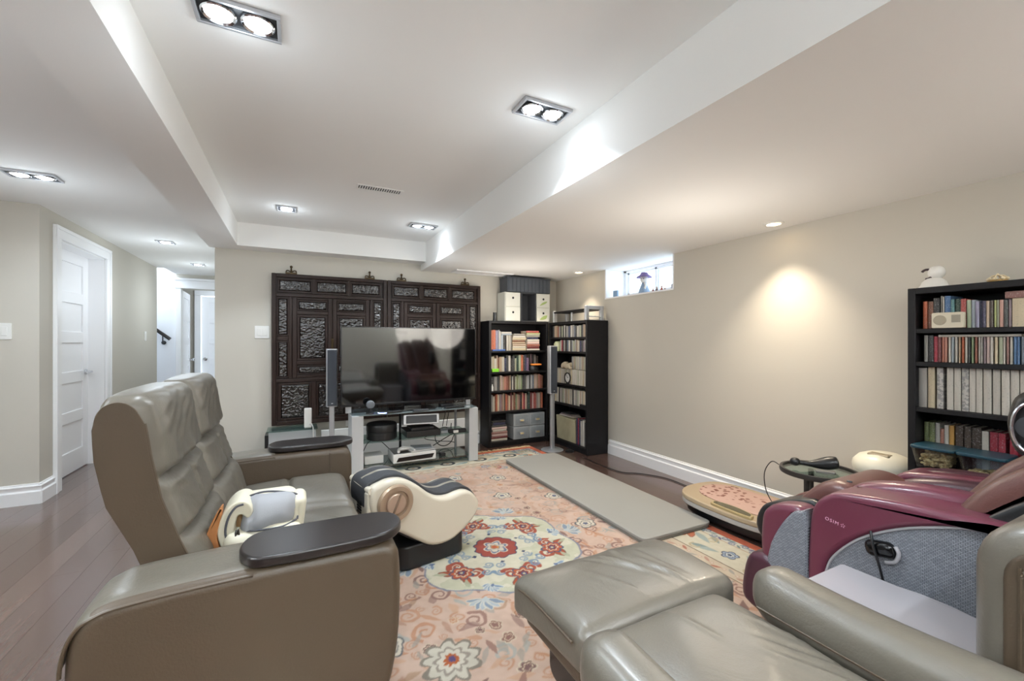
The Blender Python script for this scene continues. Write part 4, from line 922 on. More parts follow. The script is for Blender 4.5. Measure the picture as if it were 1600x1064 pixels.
for k, (y0, y1, lb) in enumerate(((.815, .965, 'blue-lidded plastic tub full of peanuts on the bookcase shelf'), (.655, .805, 'blue-lidded plastic tub nearly empty, beside the peanut tub'))):
    x0, x1, z0, h = 2.655, 2.815, .6015, .092
    t = thing('food_tub', lb, 'tub', (2.735, (y0 + y1) / 2, z0), group='blue-lidded tubs in the bookcase')
    i = .018
    rings = []
    for dz, ins_ in ((0, i), (.004, i - .003), (h, 0), (h, .003), (.006, i + .001)):
        rings.append([(p[0], p[1], z0 + dz) for p in rrect(x0 + ins_, x1 - ins_, y0 + ins_, y1 - ins_, .02)])
    part('tub', MB().loft(rings), PLASTIC, t)
    lid = MB().prism(rrect(x0 - .004, x1 + .004, y0 - .004, y1 + .004, .022), z0 + h, z0 + h + .014, 'z', r=.004)
    part('lid', lid, mat('lid_blue', '#1d4252', .35), t)
    nut = MB(); q = random.Random(5 + k); nn = 230 if k == 0 else 45
    for _ in range(nn):
        f = q.random() if k == 0 else q.random() * .18
        zz = z0 + .014 + f * .062; s = .8
        M = Matrix.Translation((q.uniform(x0 + .028, x1 - .028), q.uniform(y0 + .028, y1 - .028), zz)) @ Matrix.Rotation(q.uniform(0, 6.3), 4, 'Z') @ Matrix.Rotation(q.uniform(0, 6.3), 4, 'X')
        nb = MB(M=M); nb.lathe((0, 0, 0), [(.001, -.014), (.006, -.009), (.0045, -.001), (.0065, .007), (.001, .013)], 6, axis='x'); nut.v += []; nut.add(nb.v, nb.f)
    part('peanuts', nut, mat('peanut_shell', '#dcc592', .7, var=.25, vscale=90), t, kind='stuff')
og = thing('white_figurine', 'white rounded figurine with a dark ring on top of the bookcase', 'figurine', (2.85, .945, 1.471))
part('base', MB().lathe((2.86, .945, 1.471), [(.001, 0), (.056, 0), (.06, .006), (.052, .016), (.045, .035), (.03, .05), (.02, .054)], 26), WHITEP, og)
part('head', MB().rbox((2.86, .936, 1.552), (.03, .032, .032), .028, (3, 3, 3)), WHITEP, og)
part('ring', MB().tube([(2.845, .968 + .022 * math.cos(a), 1.545 + .024 * math.sin(a)) for a in np.linspace(.6, 4.9, 18)], .006, 8), mat('dark_plum', '#3a2a2e', .4), og)
og = thing('gold_crown', 'small gold filigree crown ornament on top of the bookcase', 'ornament', (2.85, .725, 1.471))
GOLD = mat('gold', '#d8b478', .3, metal=.7)
part('band', MB().lathe((2.85, .725, 1.471), [(.02, 0), (.032, .004), (.034, .01), (.03, .014), (.02, .012)], 22), GOLD, og)
mb = MB()
for k in range(8):
    a = 2 * PI * k / 8; x, y = 2.85 + .03 * math.cos(a), .725 + .03 * math.sin(a)
    mb.lathe((x, y, 1.49), [(.001, -.008), (.007, -.003), (.007, .003), (.001, .008)], 8)
    mb.tube(crom([(x, y, 1.492), (2.85 + .02 * math.cos(a), .725 + .02 * math.sin(a), 1.503), (2.85, .725, 1.507)], 3, False), .0025, 5)
mb.lathe((2.85, .725, 1.51), [(.001, -.006), (.006, 0), (.001, .006)], 8)
part('beads', mb, mat('ivory_bead', '#ead9b5', .4), og)
# ================================================================== RUG
RC = (1.035, 2.25); RW, RL = 1.37, 2.0
def paint_rug():
    n, m = 800, 548
    y = np.linspace(-RL, RL, n)[:, None] * np.ones((1, m)); x = np.ones((n, 1)) * np.linspace(-RW, RW, m)[None, :]
    C = np.zeros((n, m, 3)); L = lambda h: np.array(lin(h))
    wq = np.clip((np.minimum(RW - np.abs(x), RL - np.abs(y)) - .45) / .08, 0, 1)
    y, x = y + wq * .022 * (noise2(n, m, 9, 21, 2) - .5), x + wq * .022 * (noise2(n, m, 9, 22, 2) - .5)
    big = noise2(n, m, 90, 1, 3); fine = noise2(n, m, 6, 2, 2); mid = noise2(n, m, 22, 3, 3)
    C[:] = L('#dcbda9')
    tan = np.clip((big - .42) * 5, 0, 1)[..., None] * np.clip(1.4 - np.abs(y - .75) / .6, 0, 1)[..., None]  # sheen of the far middle pile, painted in as a browner tone
    C[:] = C * (1 - .85 * tan) + L('#a97c60') * .85 * tan
    C *= (.93 + .14 * mid)[..., None]
    def blend(sl, mask, col, a=1.):
        k = (np.clip(mask, 0, 1) * a)[..., None]; C[sl] = C[sl] * (1 - k) + L(col) * k
    def win(cx, cy, r):
        i0 = max(0, int((cy - r + RL) / (2 * RL) * (n - 1))); i1 = min(n, int((cy + r + RL) / (2 * RL) * (n - 1)) + 2)
        j0 = max(0, int((cx - r + RW) / (2 * RW) * (m - 1))); j1 = min(m, int((cx + r + RW) / (2 * RW) * (m - 1)) + 2)
        if i1 <= i0 + 1 or j1 <= j0 + 1: return None
        return (slice(i0, i1), slice(j0, j1))
    aa = .004
    def soft(v): return np.clip(v / aa + .5, 0, 1)
    def curl(cx, cy, r, rot, col, w=.16, sgn=1, a=.85):
        sl = win(cx, cy, r * 1.5)
        if sl is None: return
        dx, dy = x[sl] - cx, y[sl] - cy; rho = np.hypot(dx, dy); ph = (sgn * np.arctan2(dy, dx) - rot) % (2 * PI)
        for k in (0, 1):
            t = (ph + 2 * PI * k) / (3.2 * PI); rs = r * (1.15 - .95 * t); ww = r * w * (1 - .55 * t)
            blend(sl, soft(ww - np.abs(rho - rs)) * (t < 1), col, a)
    def leaf(cx, cy, l, w, rot, col, edge=None, a=.9):
        sl = win(cx, cy, l)
        if sl is None: return
        dx, dy = x[sl] - cx, y[sl] - cy; u = dx * math.cos(rot) + dy * math.sin(rot); v = -dx * math.sin(rot) + dy * math.cos(rot)
        s = np.clip(1 - (u / l) ** 2, 0, 1); hw = w * s * (1 + .3 * u / l)
        if edge: blend(sl, soft(hw + .006 - np.abs(v)) * (s > 0), edge, a)
        blend(sl, soft(hw - np.abs(v)) * (s > 0), col, a)
    def flower(cx, cy, r, cols, npet=6, rot=0.):
        sl = win(cx, cy, r * 1.2)
        if sl is None: return
        dx, dy = x[sl] - cx, y[sl] - cy; rho = np.hypot(dx, dy); th = np.arctan2(dy, dx) - rot
        lob = np.abs(np.cos(npet * th / 2))
        for f, col in zip((1., .86, .6, .48, .27, .14), cols):
            blend(sl, soft(r * f * (.72 + .28 * lob) - rho), col)
    def palmette(cx, cy, r, rot, cols):
        for k in range(-3, 4):
            a = rot + k * .42; leaf(cx + math.cos(a) * r * .5, cy + math.sin(a) * r * .5, r * .55, r * .17, a, cols[abs(k) % 2], cols[2])
        leaf(cx, cy, r * .3, r * .2, rot, cols[3])
    # scrolling field, mirrored left to right
    q = random.Random(4)
    for gy in np.arange(-1.6, 1.6, .098):
        for gx in np.arange(.04, 1.0, .105):
            px, py = gx + q.uniform(-.035, .035), gy + q.uniform(-.035, .035); r = q.uniform(.026, .05); rot = q.uniform(0, 6.28)
            c = q.choice(['#9b7266', '#8f6860', '#cb9270', '#d09c7c', '#a3aaa8', '#b6b8b0', '#bf9c80', '#86645f'])
            kind = q.random(); a = .85 if py < .1 else .45
            for s in (1, -1):
                if kind < .55: curl(s * px, py, r, rot if s > 0 else PI - rot, c, .2, s, a)
                elif kind < .8: leaf(s * px, py, r * 1.3, r * .42, s * rot, c, a=a)
                else:
                    flower(s * px, py, r * .8, ['#e5d3b8', c, '#e5cdb0', c], 5, s * rot)
            for s in (1, -1):
                lr = q.uniform(0, 6.28); leaf(s * (px + .04), py - .03, q.uniform(.03, .06), q.uniform(.009, .018), lr if s > 0 else PI - lr, q.choice(['#c98f68', '#b98a72', '#a6a59c', '#d8a988', '#94716a']), a=a * .75)
            if q.random() < .4: curl(px + .06, py + .05, r * .6, rot + 2, '#c88e6a', .2, -1, a * .8); curl(-px - .06, py + .05, r * .6, -rot, '#c88e6a', .2, 1, a * .8)
    RO = ['#4b5673', '#c0603a', '#e4cdb0', '#8c3b2a', '#42527f', '#d8c7a0']
    for fx, fy in ((-.516, -.725), (.516, -.725)): flower(fx, fy, .12, ['#8f8578', '#d8cfbd', '#a59a8c', '#e0d6c4', '#b9612e', '#5a4a78'], 9)
    for fx, fy in ((.665, .03), (.396, .735), (.55, 1.146), (.2, 1.3), (.75, .55), (.72, -.55), (.35, -1.2)):
        for s in (1, -1): flower(s * fx, fy, .075, ['#6f6f72', '#e6dac6', '#8d8a86', '#ecdfca', '#6a6f86'], 5, .4)
    # medallion
    rho = np.hypot(x, y); th = np.arctan2(y, x)
    al = (slice(None), slice(None))
    lob = .455 + .03 * np.cos(6 * th - PI) ; blend(al, soft(lob + .012 - rho), '#7d8aa0', .8); blend(al, soft(lob - rho), '#e3dcc4')
    blend(al, soft(lob - rho) * (mid > .55), '#cfcdb2', .8)
    for k in range(12):
        a = PI / 12 + k * PI / 6
        if k % 2 == 0: palmette(.5 * math.cos(a - PI / 12), .5 * math.sin(a - PI / 12), .085, a - PI / 12, ['#b6c0c8', '#8397ae', '#e0dac8', '#c9d0d2'])
    for k in range(6):
        a = math.radians(33) + k * PI / 3
        X0, Y0 = .325 * math.cos(a), .325 * math.sin(a)
        for s in (1, -1):
            curl(X0 + .06 * math.cos(a + s * PI / 2) - .035 * math.cos(a), Y0 + .06 * math.sin(a + s * PI / 2) - .035 * math.sin(a), .042, a + s, '#a8452a', .32, s, .95)
            leaf(X0 + .06 * math.cos(a + s * .9), Y0 + .06 * math.sin(a + s * .9), .06, .022, a + s * 1.1, '#b5532f', '#6a2c24')
            leaf(X0 - .03 * math.cos(a + s * .7), Y0 - .03 * math.sin(a + s * .7), .04, .014, a + s * 2.4, '#c0623a')
        flower(X0, Y0, .07, RO, 7, a)
        a2 = a + PI / 6
        for s in (1, -1):
            curl(.27 * math.cos(a2) + s * .035 * math.sin(a2), .27 * math.sin(a2) - s * .035 * math.cos(a2), .028, a2 + s * 2, '#7f96ad', .28, -s, .95)
            curl(.2 * math.cos(a2) + s * .03 * math.sin(a2), .2 * math.sin(a2) - s * .03 * math.cos(a2), .024, a2 - s, '#8fa2b2', .28, s, .9)
        palmette(.385 * math.cos(a2), .385 * math.sin(a2), .055, a2, ['#9fb3c6', '#7d96b4', '#dfe0d6', '#5b6f96'])
        for s in (1, -1): leaf(.4 * math.cos(a + s * .2), .4 * math.sin(a + s * .2), .04, .014, a + s * .9, '#b9bda0')
        flower(.165 * math.cos(a2 + .26), .165 * math.sin(a2 + .26), .012, ['#3c4668'], 4)
    st = .118 * (1 + .07 * np.abs(np.cos(6 * th)) * 1.6 - .05)
    blend(al, soft(st + .008 - rho), '#3b4565'); blend(al, soft(st - rho), '#a34a3c')
    s6 = .072 * (.62 + .38 * np.abs(np.cos(3 * th)))
    blend(al, soft(s6 + .008 - rho), '#e6d9c0'); blend(al, soft(s6 - rho), '#6a7694'); blend(al, soft(s6 * .8 - rho), '#d9cdb8')
    flower(0, 0, .03, ['#4a5b86', '#d9a55a', '#c05a3a'], 6)
    # corner sprays
    for sx in (1, -1):
        for sy in (1, -1):
            cx, cy = sx * .88, sy * 1.5
            for k in range(7): curl(cx - sx * .05 * k, cy - sy * .03 * (6 - k), .04, k, ['#8c9fb0', '#b9603f', '#c2b08c'][k % 3], .25, sx)
    # borders: distance from the edge
    ed = np.minimum(RW - np.abs(x), RL - np.abs(y)); along = np.where(RW - np.abs(x) < RL - np.abs(y), y, x)
    blend(al, soft(.455 - ed), '#e0c4a6'); blend(al, soft(.449 - ed), '#5e4534'); blend(al, soft(.444 - ed), '#dcc9b0')
    rng = random.Random(9)
    blend(al, soft(.36 - ed), '#5e4534'); blend(al, soft(.354 - ed), '#e3dac2')
    blend(al, soft(.125 - ed), '#b98a6a'); blend(al, soft(.12 - ed), '#ddd8c6'); blend(al, soft(.062 - ed), '#d9704e')
    def bpt(side, t, d):
        return {'r': (RW - d, t), 'l': (-RW + d, t), 't': (t, RL - d), 'b': (t, -RL + d)}[side]
    for side, half in (('r', RL), ('l', RL), ('t', RW), ('b', RW)):
        ang = {'r': PI / 2, 'l': PI / 2, 't': 0, 'b': 0}[side]
        for t in np.arange(-half + .1, half - .08, .062):                      # vine strip
            k = int(round(t / .062)); px, py = bpt(side, t, .093 + .012 * (-1) ** k)
            curl(px, py, .02, k * 1.3, '#5d6d8e' if k % 2 else '#7a86a0', .3, (-1) ** k)
            leaf(*bpt(side, t + .02, .093 - .014 * (-1) ** k), .022, .008, ang + .6 * (-1) ** k, '#6f8a8a' if k % 3 else '#55508a')
        for t in np.arange(-half + .45, half - .44, .075):                     # thin inner stripe
            k = int(round(t / .075)); px, py = bpt(side, t, .402 + .012 * (-1) ** k)
            leaf(px, py, .03, .01, ang + .5 * (-1) ** k, ['#c79a86', '#b0aaa0', '#b9705a'][k % 3])
            flower(*bpt(side, t + .035, .402), .011, ['#c0806a', '#e4d2be'], 5)
        for t in np.arange(-half + .3, half - .25, .34):                       # main border flowers
            k = int(round(t / .34))
            px, py = bpt(side, t, .24)
            if side in 'tb':
                sl = win(px, py, .09)
                if sl:
                    rr = np.hypot((x[sl] - px) / 1.25, (y[sl] - py)); blend(sl, soft(.012 - np.abs(rr - .05)), '#3a4048')
                flower(px, py, .03, ['#8a97a0', '#e2dcc8', '#b58a6a'], 6)
            elif k % 2:
                for s in (1, -1):
                    leaf(*bpt(side, t + s * .05, .24 + .03 * s), .055, .022, ang + s * .8, '#cd7a58', '#8d4634')
                flower(px, py, .055, ['#c9744f', '#dba888', '#5b6c94', '#33415f', '#e6d4b8'], 6)
            else:
                flower(px, py, .05, ['#39425e', '#aab6c6', '#4d5f80', '#dfe2dd', '#39425e'], 5, .3)
            for s in (1, -1):
                a, b = bpt(side, t + .12 * s, .24 + .05 * s); leaf(a, b, .075, .022, ang + .35 * s, '#a9b8b4', '#d8d2bc')
                a, b = bpt(side, t + .16, .22 - .07 * s); leaf(a, b, .05, .016, ang - .5 * s, '#8fa3a0')
                curl(*bpt(side, t + .17, .24 + .07 * s), .03, s, '#c7b692', .25, s)
    C *= (.92 + .16 * fine)[..., None] * .60
    return np.clip(C, 0, 1), np.ones((n, 1)) * np.linspace(-RW, RW, m)[None, :], np.linspace(-RL, RL, n)[:, None] * np.ones((1, m))
rugC, rx, ry = paint_rug()
n, m = rx.shape
rug = thing('rug', 'large floral Persian-style rug in peach and cream with a central medallion', 'rug', (RC[0], RC[1], 0))
P = np.stack([rx + RC[0], ry + RC[1], np.full_like(rx, .009) + .0012 * noise2(n, m, 3, 8, 1)], -1)
me = bpy.data.meshes.new('pile'); V = (P - np.array([RC[0], RC[1], 0])).reshape(-1, 3)
i = np.arange(n - 1)[:, None] * m + np.arange(m - 1)[None, :]
Q = np.stack([i, i + 1, i + m + 1, i + m], -1).reshape(-1)
me.vertices.add(len(V)); me.vertices.foreach_set('co', V.ravel()); nf = len(Q) // 4
me.loops.add(len(Q)); me.loops.foreach_set('vertex_index', Q.astype(np.int32)); me.polygons.add(nf); me.polygons.foreach_set('loop_start', np.arange(0, len(Q), 4, dtype=np.int32))
me.polygons.foreach_set('loop_total', np.full(nf, 4, np.int32)); me.update(calc_edges=True)
ca = me.color_attributes.new('Col', 'FLOAT_COLOR', 'POINT'); ca.data.foreach_set('color', np.concatenate([rugC.reshape(-1, 3), np.ones((n * m, 1))], 1).astype(np.float32).ravel())
me.materials.append(vcol('rug_wool', .95, .35, 420)); me.polygons.foreach_set('use_smooth', [True] * nf)
o = bpy.data.objects.new('pile', me); o.parent = rug; COL.objects.link(o); INV['pile'] = INV['rug']
part('backing', MB().box(RC[0] - RW, RC[0] + RW, RC[1] - RL, RC[1] + RL, .0005, .0085), mat('rug_edge', '#cf7a5c', .9), rug, smooth=False)
mb = MB(); q = random.Random(3); xx = RC[0] - RW
while xx < RC[0] + RW:
    for s in (1,):
        y0 = RC[1] + RL; l = q.uniform(.05, .085); dx = q.uniform(-.02, .02)
        mb.tube([(xx, y0 - .002, .007), (xx + dx * .5, y0 + l * .5, .009), (xx + dx, y0 + l, .003)], .0028, 4)
    xx += .0062
part('fringe', mb, mat('fringe_cotton', '#cdb48e', .9), rug, kind='stuff')

# ================================================================== GREY MAT
MATG = mat('mat_grey', '#8b8983', .62, var=.05, vscale=3); MATD = mat('mat_under', '#74716a', .7)
gm = thing('exercise_mat', 'long grey folding exercise mat lying along the rug edge', 'mat', (2.12, 2.83, 0), math.radians(-.9))
Mm = Matrix.Translation((2.12, 2.83, 0)) @ Matrix.Rotation(math.radians(-.9), 4, 'Z')
part('top_layer', MB(M=Mm).prism(rrect(-.29, .29, -.965, .965, .04), .027, .046, 'z', r=.005), MATG, gm)
part('bottom_layer', MB(M=Mm).prism(rrect(-.287, .287, -.962, .962, .04), .0105, .0262, 'z', r=.004), MATD, gm)
lg = MB(M=Mm)
for k in range(7): lg.box(-.02 + k * .011, -.013 + k * .011, -.90, -.893 + .004 * (k % 3), .0458, .0463)
part('logo_print', lg, mat('print_grey', '#8f8c86', .7), gm, smooth=False)

# ================================================================== VIBRATION PLATFORM
vp = thing('vibration_platform', 'gold vibration platform with a pink blossom mat by the wall', 'exercise machine', (2.64, 1.72, 0))
GOLDP = mat('champagne_plastic', '#a8957a', .35); 
ol = lambda i: crom([(2.375 + i, 1.66), (2.375 + i, 1.95), (2.42 + i, 2.12), (2.55, 2.20 - i), (2.75, 2.20 - i), (2.86 - i, 2.13), (2.90 - i, 1.95), (2.90 - i, 1.66), (2.86 - i, 1.53), (2.75, 1.46 + i), (2.55, 1.46 + i), (2.42 + i, 1.52)], 4)
part('deck', MB().prism(ol(0), .118, .152, 'z', r=.01), GOLDP, vp)
part('band', MB().prism(ol(.004), .088, .119, 'z', r=.006), mat('pearl_plastic', '#a9a49e', .3), vp)
part('base', MB().prism(ol(.055), .02, .09, 'z', r=.01), BLACKP, vp)
for a, b in ((2.5, 2.05), (2.78, 2.05), (2.5, 1.58), (2.78, 1.58)): part('foot', MB().lathe((a, b, 0), [(.001, 0), (.03, 0), (.026, .022), (.001, .022)], 14), BLACKP, vp)
def blossom_mat():
    m = mat('blossom_mat', '#b8988b', .75, bump=.4, bscale=60); nt = m.node_tree; N = nt.nodes; L = nt.links; b = N['Principled BSDF']
    tc = N.new('ShaderNodeTexCoord'); vo = N.new('ShaderNodeTexVoronoi'); vo.inputs['Scale'].default_value = 26; L.new(tc.outputs['Object'], vo.inputs['Vector'])
    lt = N.new('ShaderNodeMapRange'); lt.inputs[1].default_value = .30; lt.inputs[2].default_value = .42; lt.inputs[3].default_value = 1; lt.inputs[4].default_value = 0; L.new(vo.outputs['Distance'], lt.inputs[0])
    no = N.new('ShaderNodeTexNoise'); no.inputs['Scale'].default_value = 4.5; L.new(tc.outputs['Object'], no.inputs['Vector'])
    g1 = N.new('ShaderNodeMapRange'); g1.inputs[1].default_value = .46; g1.inputs[2].default_value = .52; L.new(no.outputs['Fac'], g1.inputs[0])
    mu = N.new('ShaderNodeMath'); mu.operation = 'MULTIPLY'; L.new(lt.outputs[0], mu.inputs[0]); L.new(g1.outputs[0], mu.inputs[1])
    mx = N.new('ShaderNodeMix'); mx.data_type = 'RGBA'; mx.inputs['A'].default_value = (*lin('#b8988b'), 1); mx.inputs['B'].default_value = (*lin('#74483c'), 1)
    L.new(mu.outputs[0], mx.inputs['Factor']); L.new(mx.outputs['Result'], b.inputs['Base Color']); return m
part('foot_mat', MB().prism(crom([(2.48, 1.66), (2.48, 1.92), (2.52, 2.06), (2.64, 2.13), (2.76, 2.11), (2.83, 2.0), (2.84, 1.64), (2.8, 1.56), (2.66, 1.51), (2.53, 1.56)], 4), .1515, .158, 'z', r=.003), blossom_mat(), vp)
pn = part('control_panel', MB().prism(crom([(2.385, 1.62), (2.385, 1.84), (2.41, 1.88), (2.45, 1.86), (2.47, 1.75), (2.45, 1.63), (2.41, 1.60)], 4), .13, .168, 'z', r=.006), mat('olive_gold', '#a39066', .3), vp)
d = bpy.data.objects.new('display', make_mesh('display', MB().prism(crom([(2.395, 1.635), (2.395, 1.83), (2.415, 1.865), (2.44, 1.85), (2.455, 1.75), (2.44, 1.645), (2.415, 1.615)], 4), .1675, .1695, 'z'), mat('display_olive', '#57523d', .25, var=.3, vscale=60), INV[vp.name])); d.parent = pn; COL.objects.link(d)

# ================================================================== FOOT MASSAGER
A15 = math.radians(11.5); FO = (.436, 2.165, .0115)
fmz = thing('foot_massager', 'white and black foot massager with a bronze dial beside the loveseat', 'foot massager', FO, A15)
FM = Matrix.Translation(FO) @ Matrix.Rotation(A15, 4, 'Z')
prof = [(-.118, .44), (-.105, .478), (-.06, .494), (-.013, .502), (.056, .491), (.128, .448), (.203, .385), (.261, .354), (.322, .345), (.38, .353), (.43, .352), (.48, .325), (.517, .262), (.485, .191), (.414, .138), (.33, .10), (.222, .103), (.128, .157), (.04, .22), (-.06, .28), (-.11, .36)]
PR = crom(prof, 4)
CREAM = mat('cream_shell', '#cfc6b4', .3, coat=.3)
part('side_shell', MB(M=FM).prism(PR, 0, .07, 'y', r=.022), CREAM, fmz)
part('side_shell', MB(M=FM).prism(PR, .245, .31, 'y', r=.022), CREAM, fmz)
part('upholstery', MB(M=FM).prism(inset(PR, .014), .055, .26, 'y', r=.01), mat('black_fabric', '#2b2c30', .55, bump=.3, bscale=300), fmz)
top = crom([p for p in prof if p[0] > -.11][:11], 5, False); top = [p for p in top if p[1] > .3][:52]
for yy, rr, m in ((.158, .02, mat('taupe_trim', '#7d776c', .35)), (.238, .016, mat('taupe_trim', '#6b675f')), (.08, .012, mat('taupe_trim', '#6b675f'))):
    part('ridge', MB(M=FM).tube([(p[0], yy, p[1] - .001) for p in top], rr, 8), m, fmz)
part('end_cap', MB(M=FM).prism(rrect(-.128, -.10, .285, .455, .012), .02, .29, 'y', r=.012), CREAM, fmz)
part('end_rim', MB(M=FM).tube(crom([(-.108, .012, .462), (-.112, .08, .462), (-.112, .23, .462), (-.108, .298, .462)], 5, False), .017, 10), CREAM, fmz)
mb = MB(M=FM)
for k in range(6): mb.box(-.131, -.127, .1, .16, .33 + k * .014, .338 + k * .014)
part('air_vent', mb, BLACKP, fmz, smooth=False)
part('base', MB(M=FM).prism(rrect(.05, .44, .03, .28, .05), 0, .125, 'z', r=.012), BLACKP, fmz)
BRZ = mat('bronze', '#a58e78', .3, metal=.35)
dk = part('dial', MB(M=FM).lathe((.006, 0, .384), [(.092, .004), (.094, -.012), (.086, -.024), (.066, -.024), (.062, -.012), (.001, -.012)], 36, axis='y'), BRZ, fmz)
d = bpy.data.objects.new('dial_face', make_mesh('dial_face', MB(M=FM).lathe((.006, 0, .384), [(.05, -.0115), (.05, -.02), (.046, -.024), (.001, -.024)], 30, axis='y'), mat('rose_gold', '#b9a08c', .28, metal=.4), INV[fmz.name])); d.parent = dk; COL.objects.link(d)
d = bpy.data.objects.new('dial_handle', make_mesh('dial_handle', MB(M=FM @ Matrix.Translation((.006, 0, .384)) @ Matrix.Rotation(math.radians(25), 4, 'Y')).box(-.005, .005, -.029, -.022, -.05, .05), mat('bronze_dark', '#6d5848', .35), INV[fmz.name])); d.parent = dk; COL.objects.link(d)
# ================================================================== LOVESEAT
def groove(t, at, w): return 1 - np.exp(-((t - at) / w) ** 2)
sf = thing('loveseat', 'taupe leather two-seat recliner sofa with dark wooden arm trays', 'sofa', (-.1, 2.07, 0))
ARM = crom([(.245, .59), (.274, .572), (.286, .53), (.288, .4), (.278, .26), (.25, .14), (.2, .075), (.1, .06), (-.3, .06), (-.42, .075), (-.462, .16), (-.474, .3), (-.476, .43), (-.47, .5), (-.45, .55), (-.415, .575), (-.36, .585), (-.2, .592), (0, .594), (.2, .592)], 4)
for y0, y1 in ((1.315, 1.545), (2.615, 2.835)):
    a = part('arm', MB().prism(ARM, y0, y1, 'y', r=.03, n=5), [LEATS], sf)
    near = y0 < 2
    # leather saddle over the arm with piping, and the wooden tray
    sad = [p for p in ARM if p[1] > .44 and p[0] < -.06]; sad.sort(key=lambda p: -p[0])
    rows = []
    ys = np.linspace(y0 + .004, y1 - .004, 13)
    for p in sad:
        rows.append([(p[0] - (.004 if p[1] < .57 else 0), yy, p[1] + .006 - .022 * abs((yy - (y0 + y1) / 2) / ((y1 - y0) / 2)) ** 5) for yy in ys])
    part('arm_top', MB().sheet(np.array(rows)), LEATH, sf, angle=80)
    part('piping', MB().tube([(p[0] - (.004 if p[1] < .57 else 0), y0 + .006, p[1] - .014) for p in sad], .0045, 6), LEATS, sf)
    if near: tr = crom([(-.142, 1.40), (-.125, 1.345), (-.09, 1.312), (0, 1.303), (.15, 1.303), (.245, 1.318), (.29, 1.36), (.303, 1.41), (.29, 1.46), (.245, 1.492), (.15, 1.502), (0, 1.505), (-.09, 1.5), (-.13, 1.462)], 4)
    else: tr = [(p[0], 4.15 - p[1] - .01) for p in crom([(-.142, 1.40), (-.125, 1.345), (-.09, 1.312), (0, 1.303), (.15, 1.303), (.245, 1.318), (.29, 1.36), (.303, 1.41), (.29, 1.46), (.245, 1.492), (.15, 1.502), (0, 1.505), (-.09, 1.5), (-.13, 1.462)], 4)]
    part('arm_tray', MB().prism(tr, .598, .628, 'z', r=.008), EBON, sf)
zr = [.05, .2, .42, .55, .61, .75, .88, .96, 1.0, 1.045]
xr = [-.30, -.33, -.36, -.385, -.405, -.468, -.492, -.495, -.492, -.485]
xf = [-.22, -.22, -.235, -.27, -.295, -.342, -.366, -.376, -.385, -.395]
for k, (y0, y1) in enumerate(((1.55, 2.075), (2.085, 2.61))):
    c = (y0 + y1) / 2; hy = (y1 - y0) / 2; z0, z1 = .35, 1.045; hz = (z1 - z0) / 2
    def fn(P, c=c, hy=hy):
        z = P[:, 2] + (z0 + z1) / 2; R = np.interp(z, zr, xr); Fx = np.interp(z, zr, xf)
        t = (P[:, 0] + .07) / .14; v = P[:, 1] / hy
        g = groove(z, .805, .015) * groove(z, .625, .014)
        gv = np.where(z < .80, 1 - .3 * np.exp(-(v / .05) ** 2), 1)
        wr = .0035 * np.sin(31 * P[:, 1] + 9 * z) * np.sin(17 * z + 7 * P[:, 1]) + .002 * np.sin(70 * P[:, 1] + 20 * np.sin(9 * z))
        puff = np.where(z > .805, .046, .036) * (1 - np.abs(v) ** 6) * g * gv + wr * (1 - np.abs(v) ** 4)
        x = R + (Fx - R) * t + np.clip((t - .5) * 2, 0, 1) * (puff - .008)
        up = np.clip((z - .95) / .1, 0, 1) * .012 * (1 - v ** 4)
        return np.stack([x, P[:, 1] + c, z + up], 1)
    part('backrest', MB().rbox((0, 0, 0), (.07, hy, hz), .038, (4, 22, 60), fn, k=4), LEATH, sf, angle=75)
    for s, nm in ((-1, 'near'), (1, 'far')):       # matte outer side panels
        if (k == 0 and s < 0) or (k == 1 and s > 0):
            yy = y0 - .004 if s < 0 else y1 + .001
            pts = [(np.interp(z, zr, xr) - .002, z) for z in np.linspace(.4, .96, 14)] + crom([(-.494, .975), (-.489, 1.0), (-.475, 1.022), (-.45, 1.034), (-.425, 1.03), (-.405, 1.013), (-.393, .99)], 3, False) + [(np.interp(z, zr, xf) - .006, z) for z in np.linspace(.97, .4, 14)]
            part('side_panel', MB().prism(pts, yy, yy + .006, 'y', r=.002), LEATS, sf)
            part('piping', MB().tube([(p[0], yy + .003, p[1]) for p in pts[33:]], .0042, 6), LEATS, sf)
    pts = [(np.interp(z, zr, xr) + .005, z) for z in np.linspace(.05, .45, 8)] + [(-.24, .45), (-.24, .05)]
    part('back_base', MB().prism(pts, y0, y1, 'y', r=.01), LEATS, sf)
    def fs(P, c=c, hy=hy):
        u = P[:, 0] / .295; v = P[:, 1] / hy; w = (P[:, 2] + .09) / .18
        g = 1 - .55 * np.exp(-((P[:, 0] - .01) / .012) ** 2)
        pf = .034 * (1 - np.abs(u) ** 6) * (1 - np.abs(v) ** 6) * g
        wr = .002 * np.sin(40 * P[:, 0] + 11 * P[:, 1]) * np.sin(23 * P[:, 1]) * (1 - v ** 2)
        z = P[:, 2] + np.clip(w, 0, 1) * (pf + wr); z = z - .02 * np.clip(-u, 0, 1)
        return np.stack([P[:, 0] - .045, P[:, 1] + c, z + .365], 1)
    part('seat_cushion', MB().rbox((0, 0, 0), (.295, hy, .09), .045, (40, 20, 3), fs, k=4), LEATH, sf, angle=75)
part('arm_seam', MB().tube([(.17, 2.6135, .30), (.17, 2.6135, .575)], .0022, 6), LEATS, sf)
part('base', MB().box(-.3, .22, 1.55, 2.61, .06, .28), LEATS, sf, bev=.02)
part('footrest_front', MB().rbox((.205, 2.08, .21), (.03, .525, .14), .025, (3, 12, 6)), LEATH, sf)
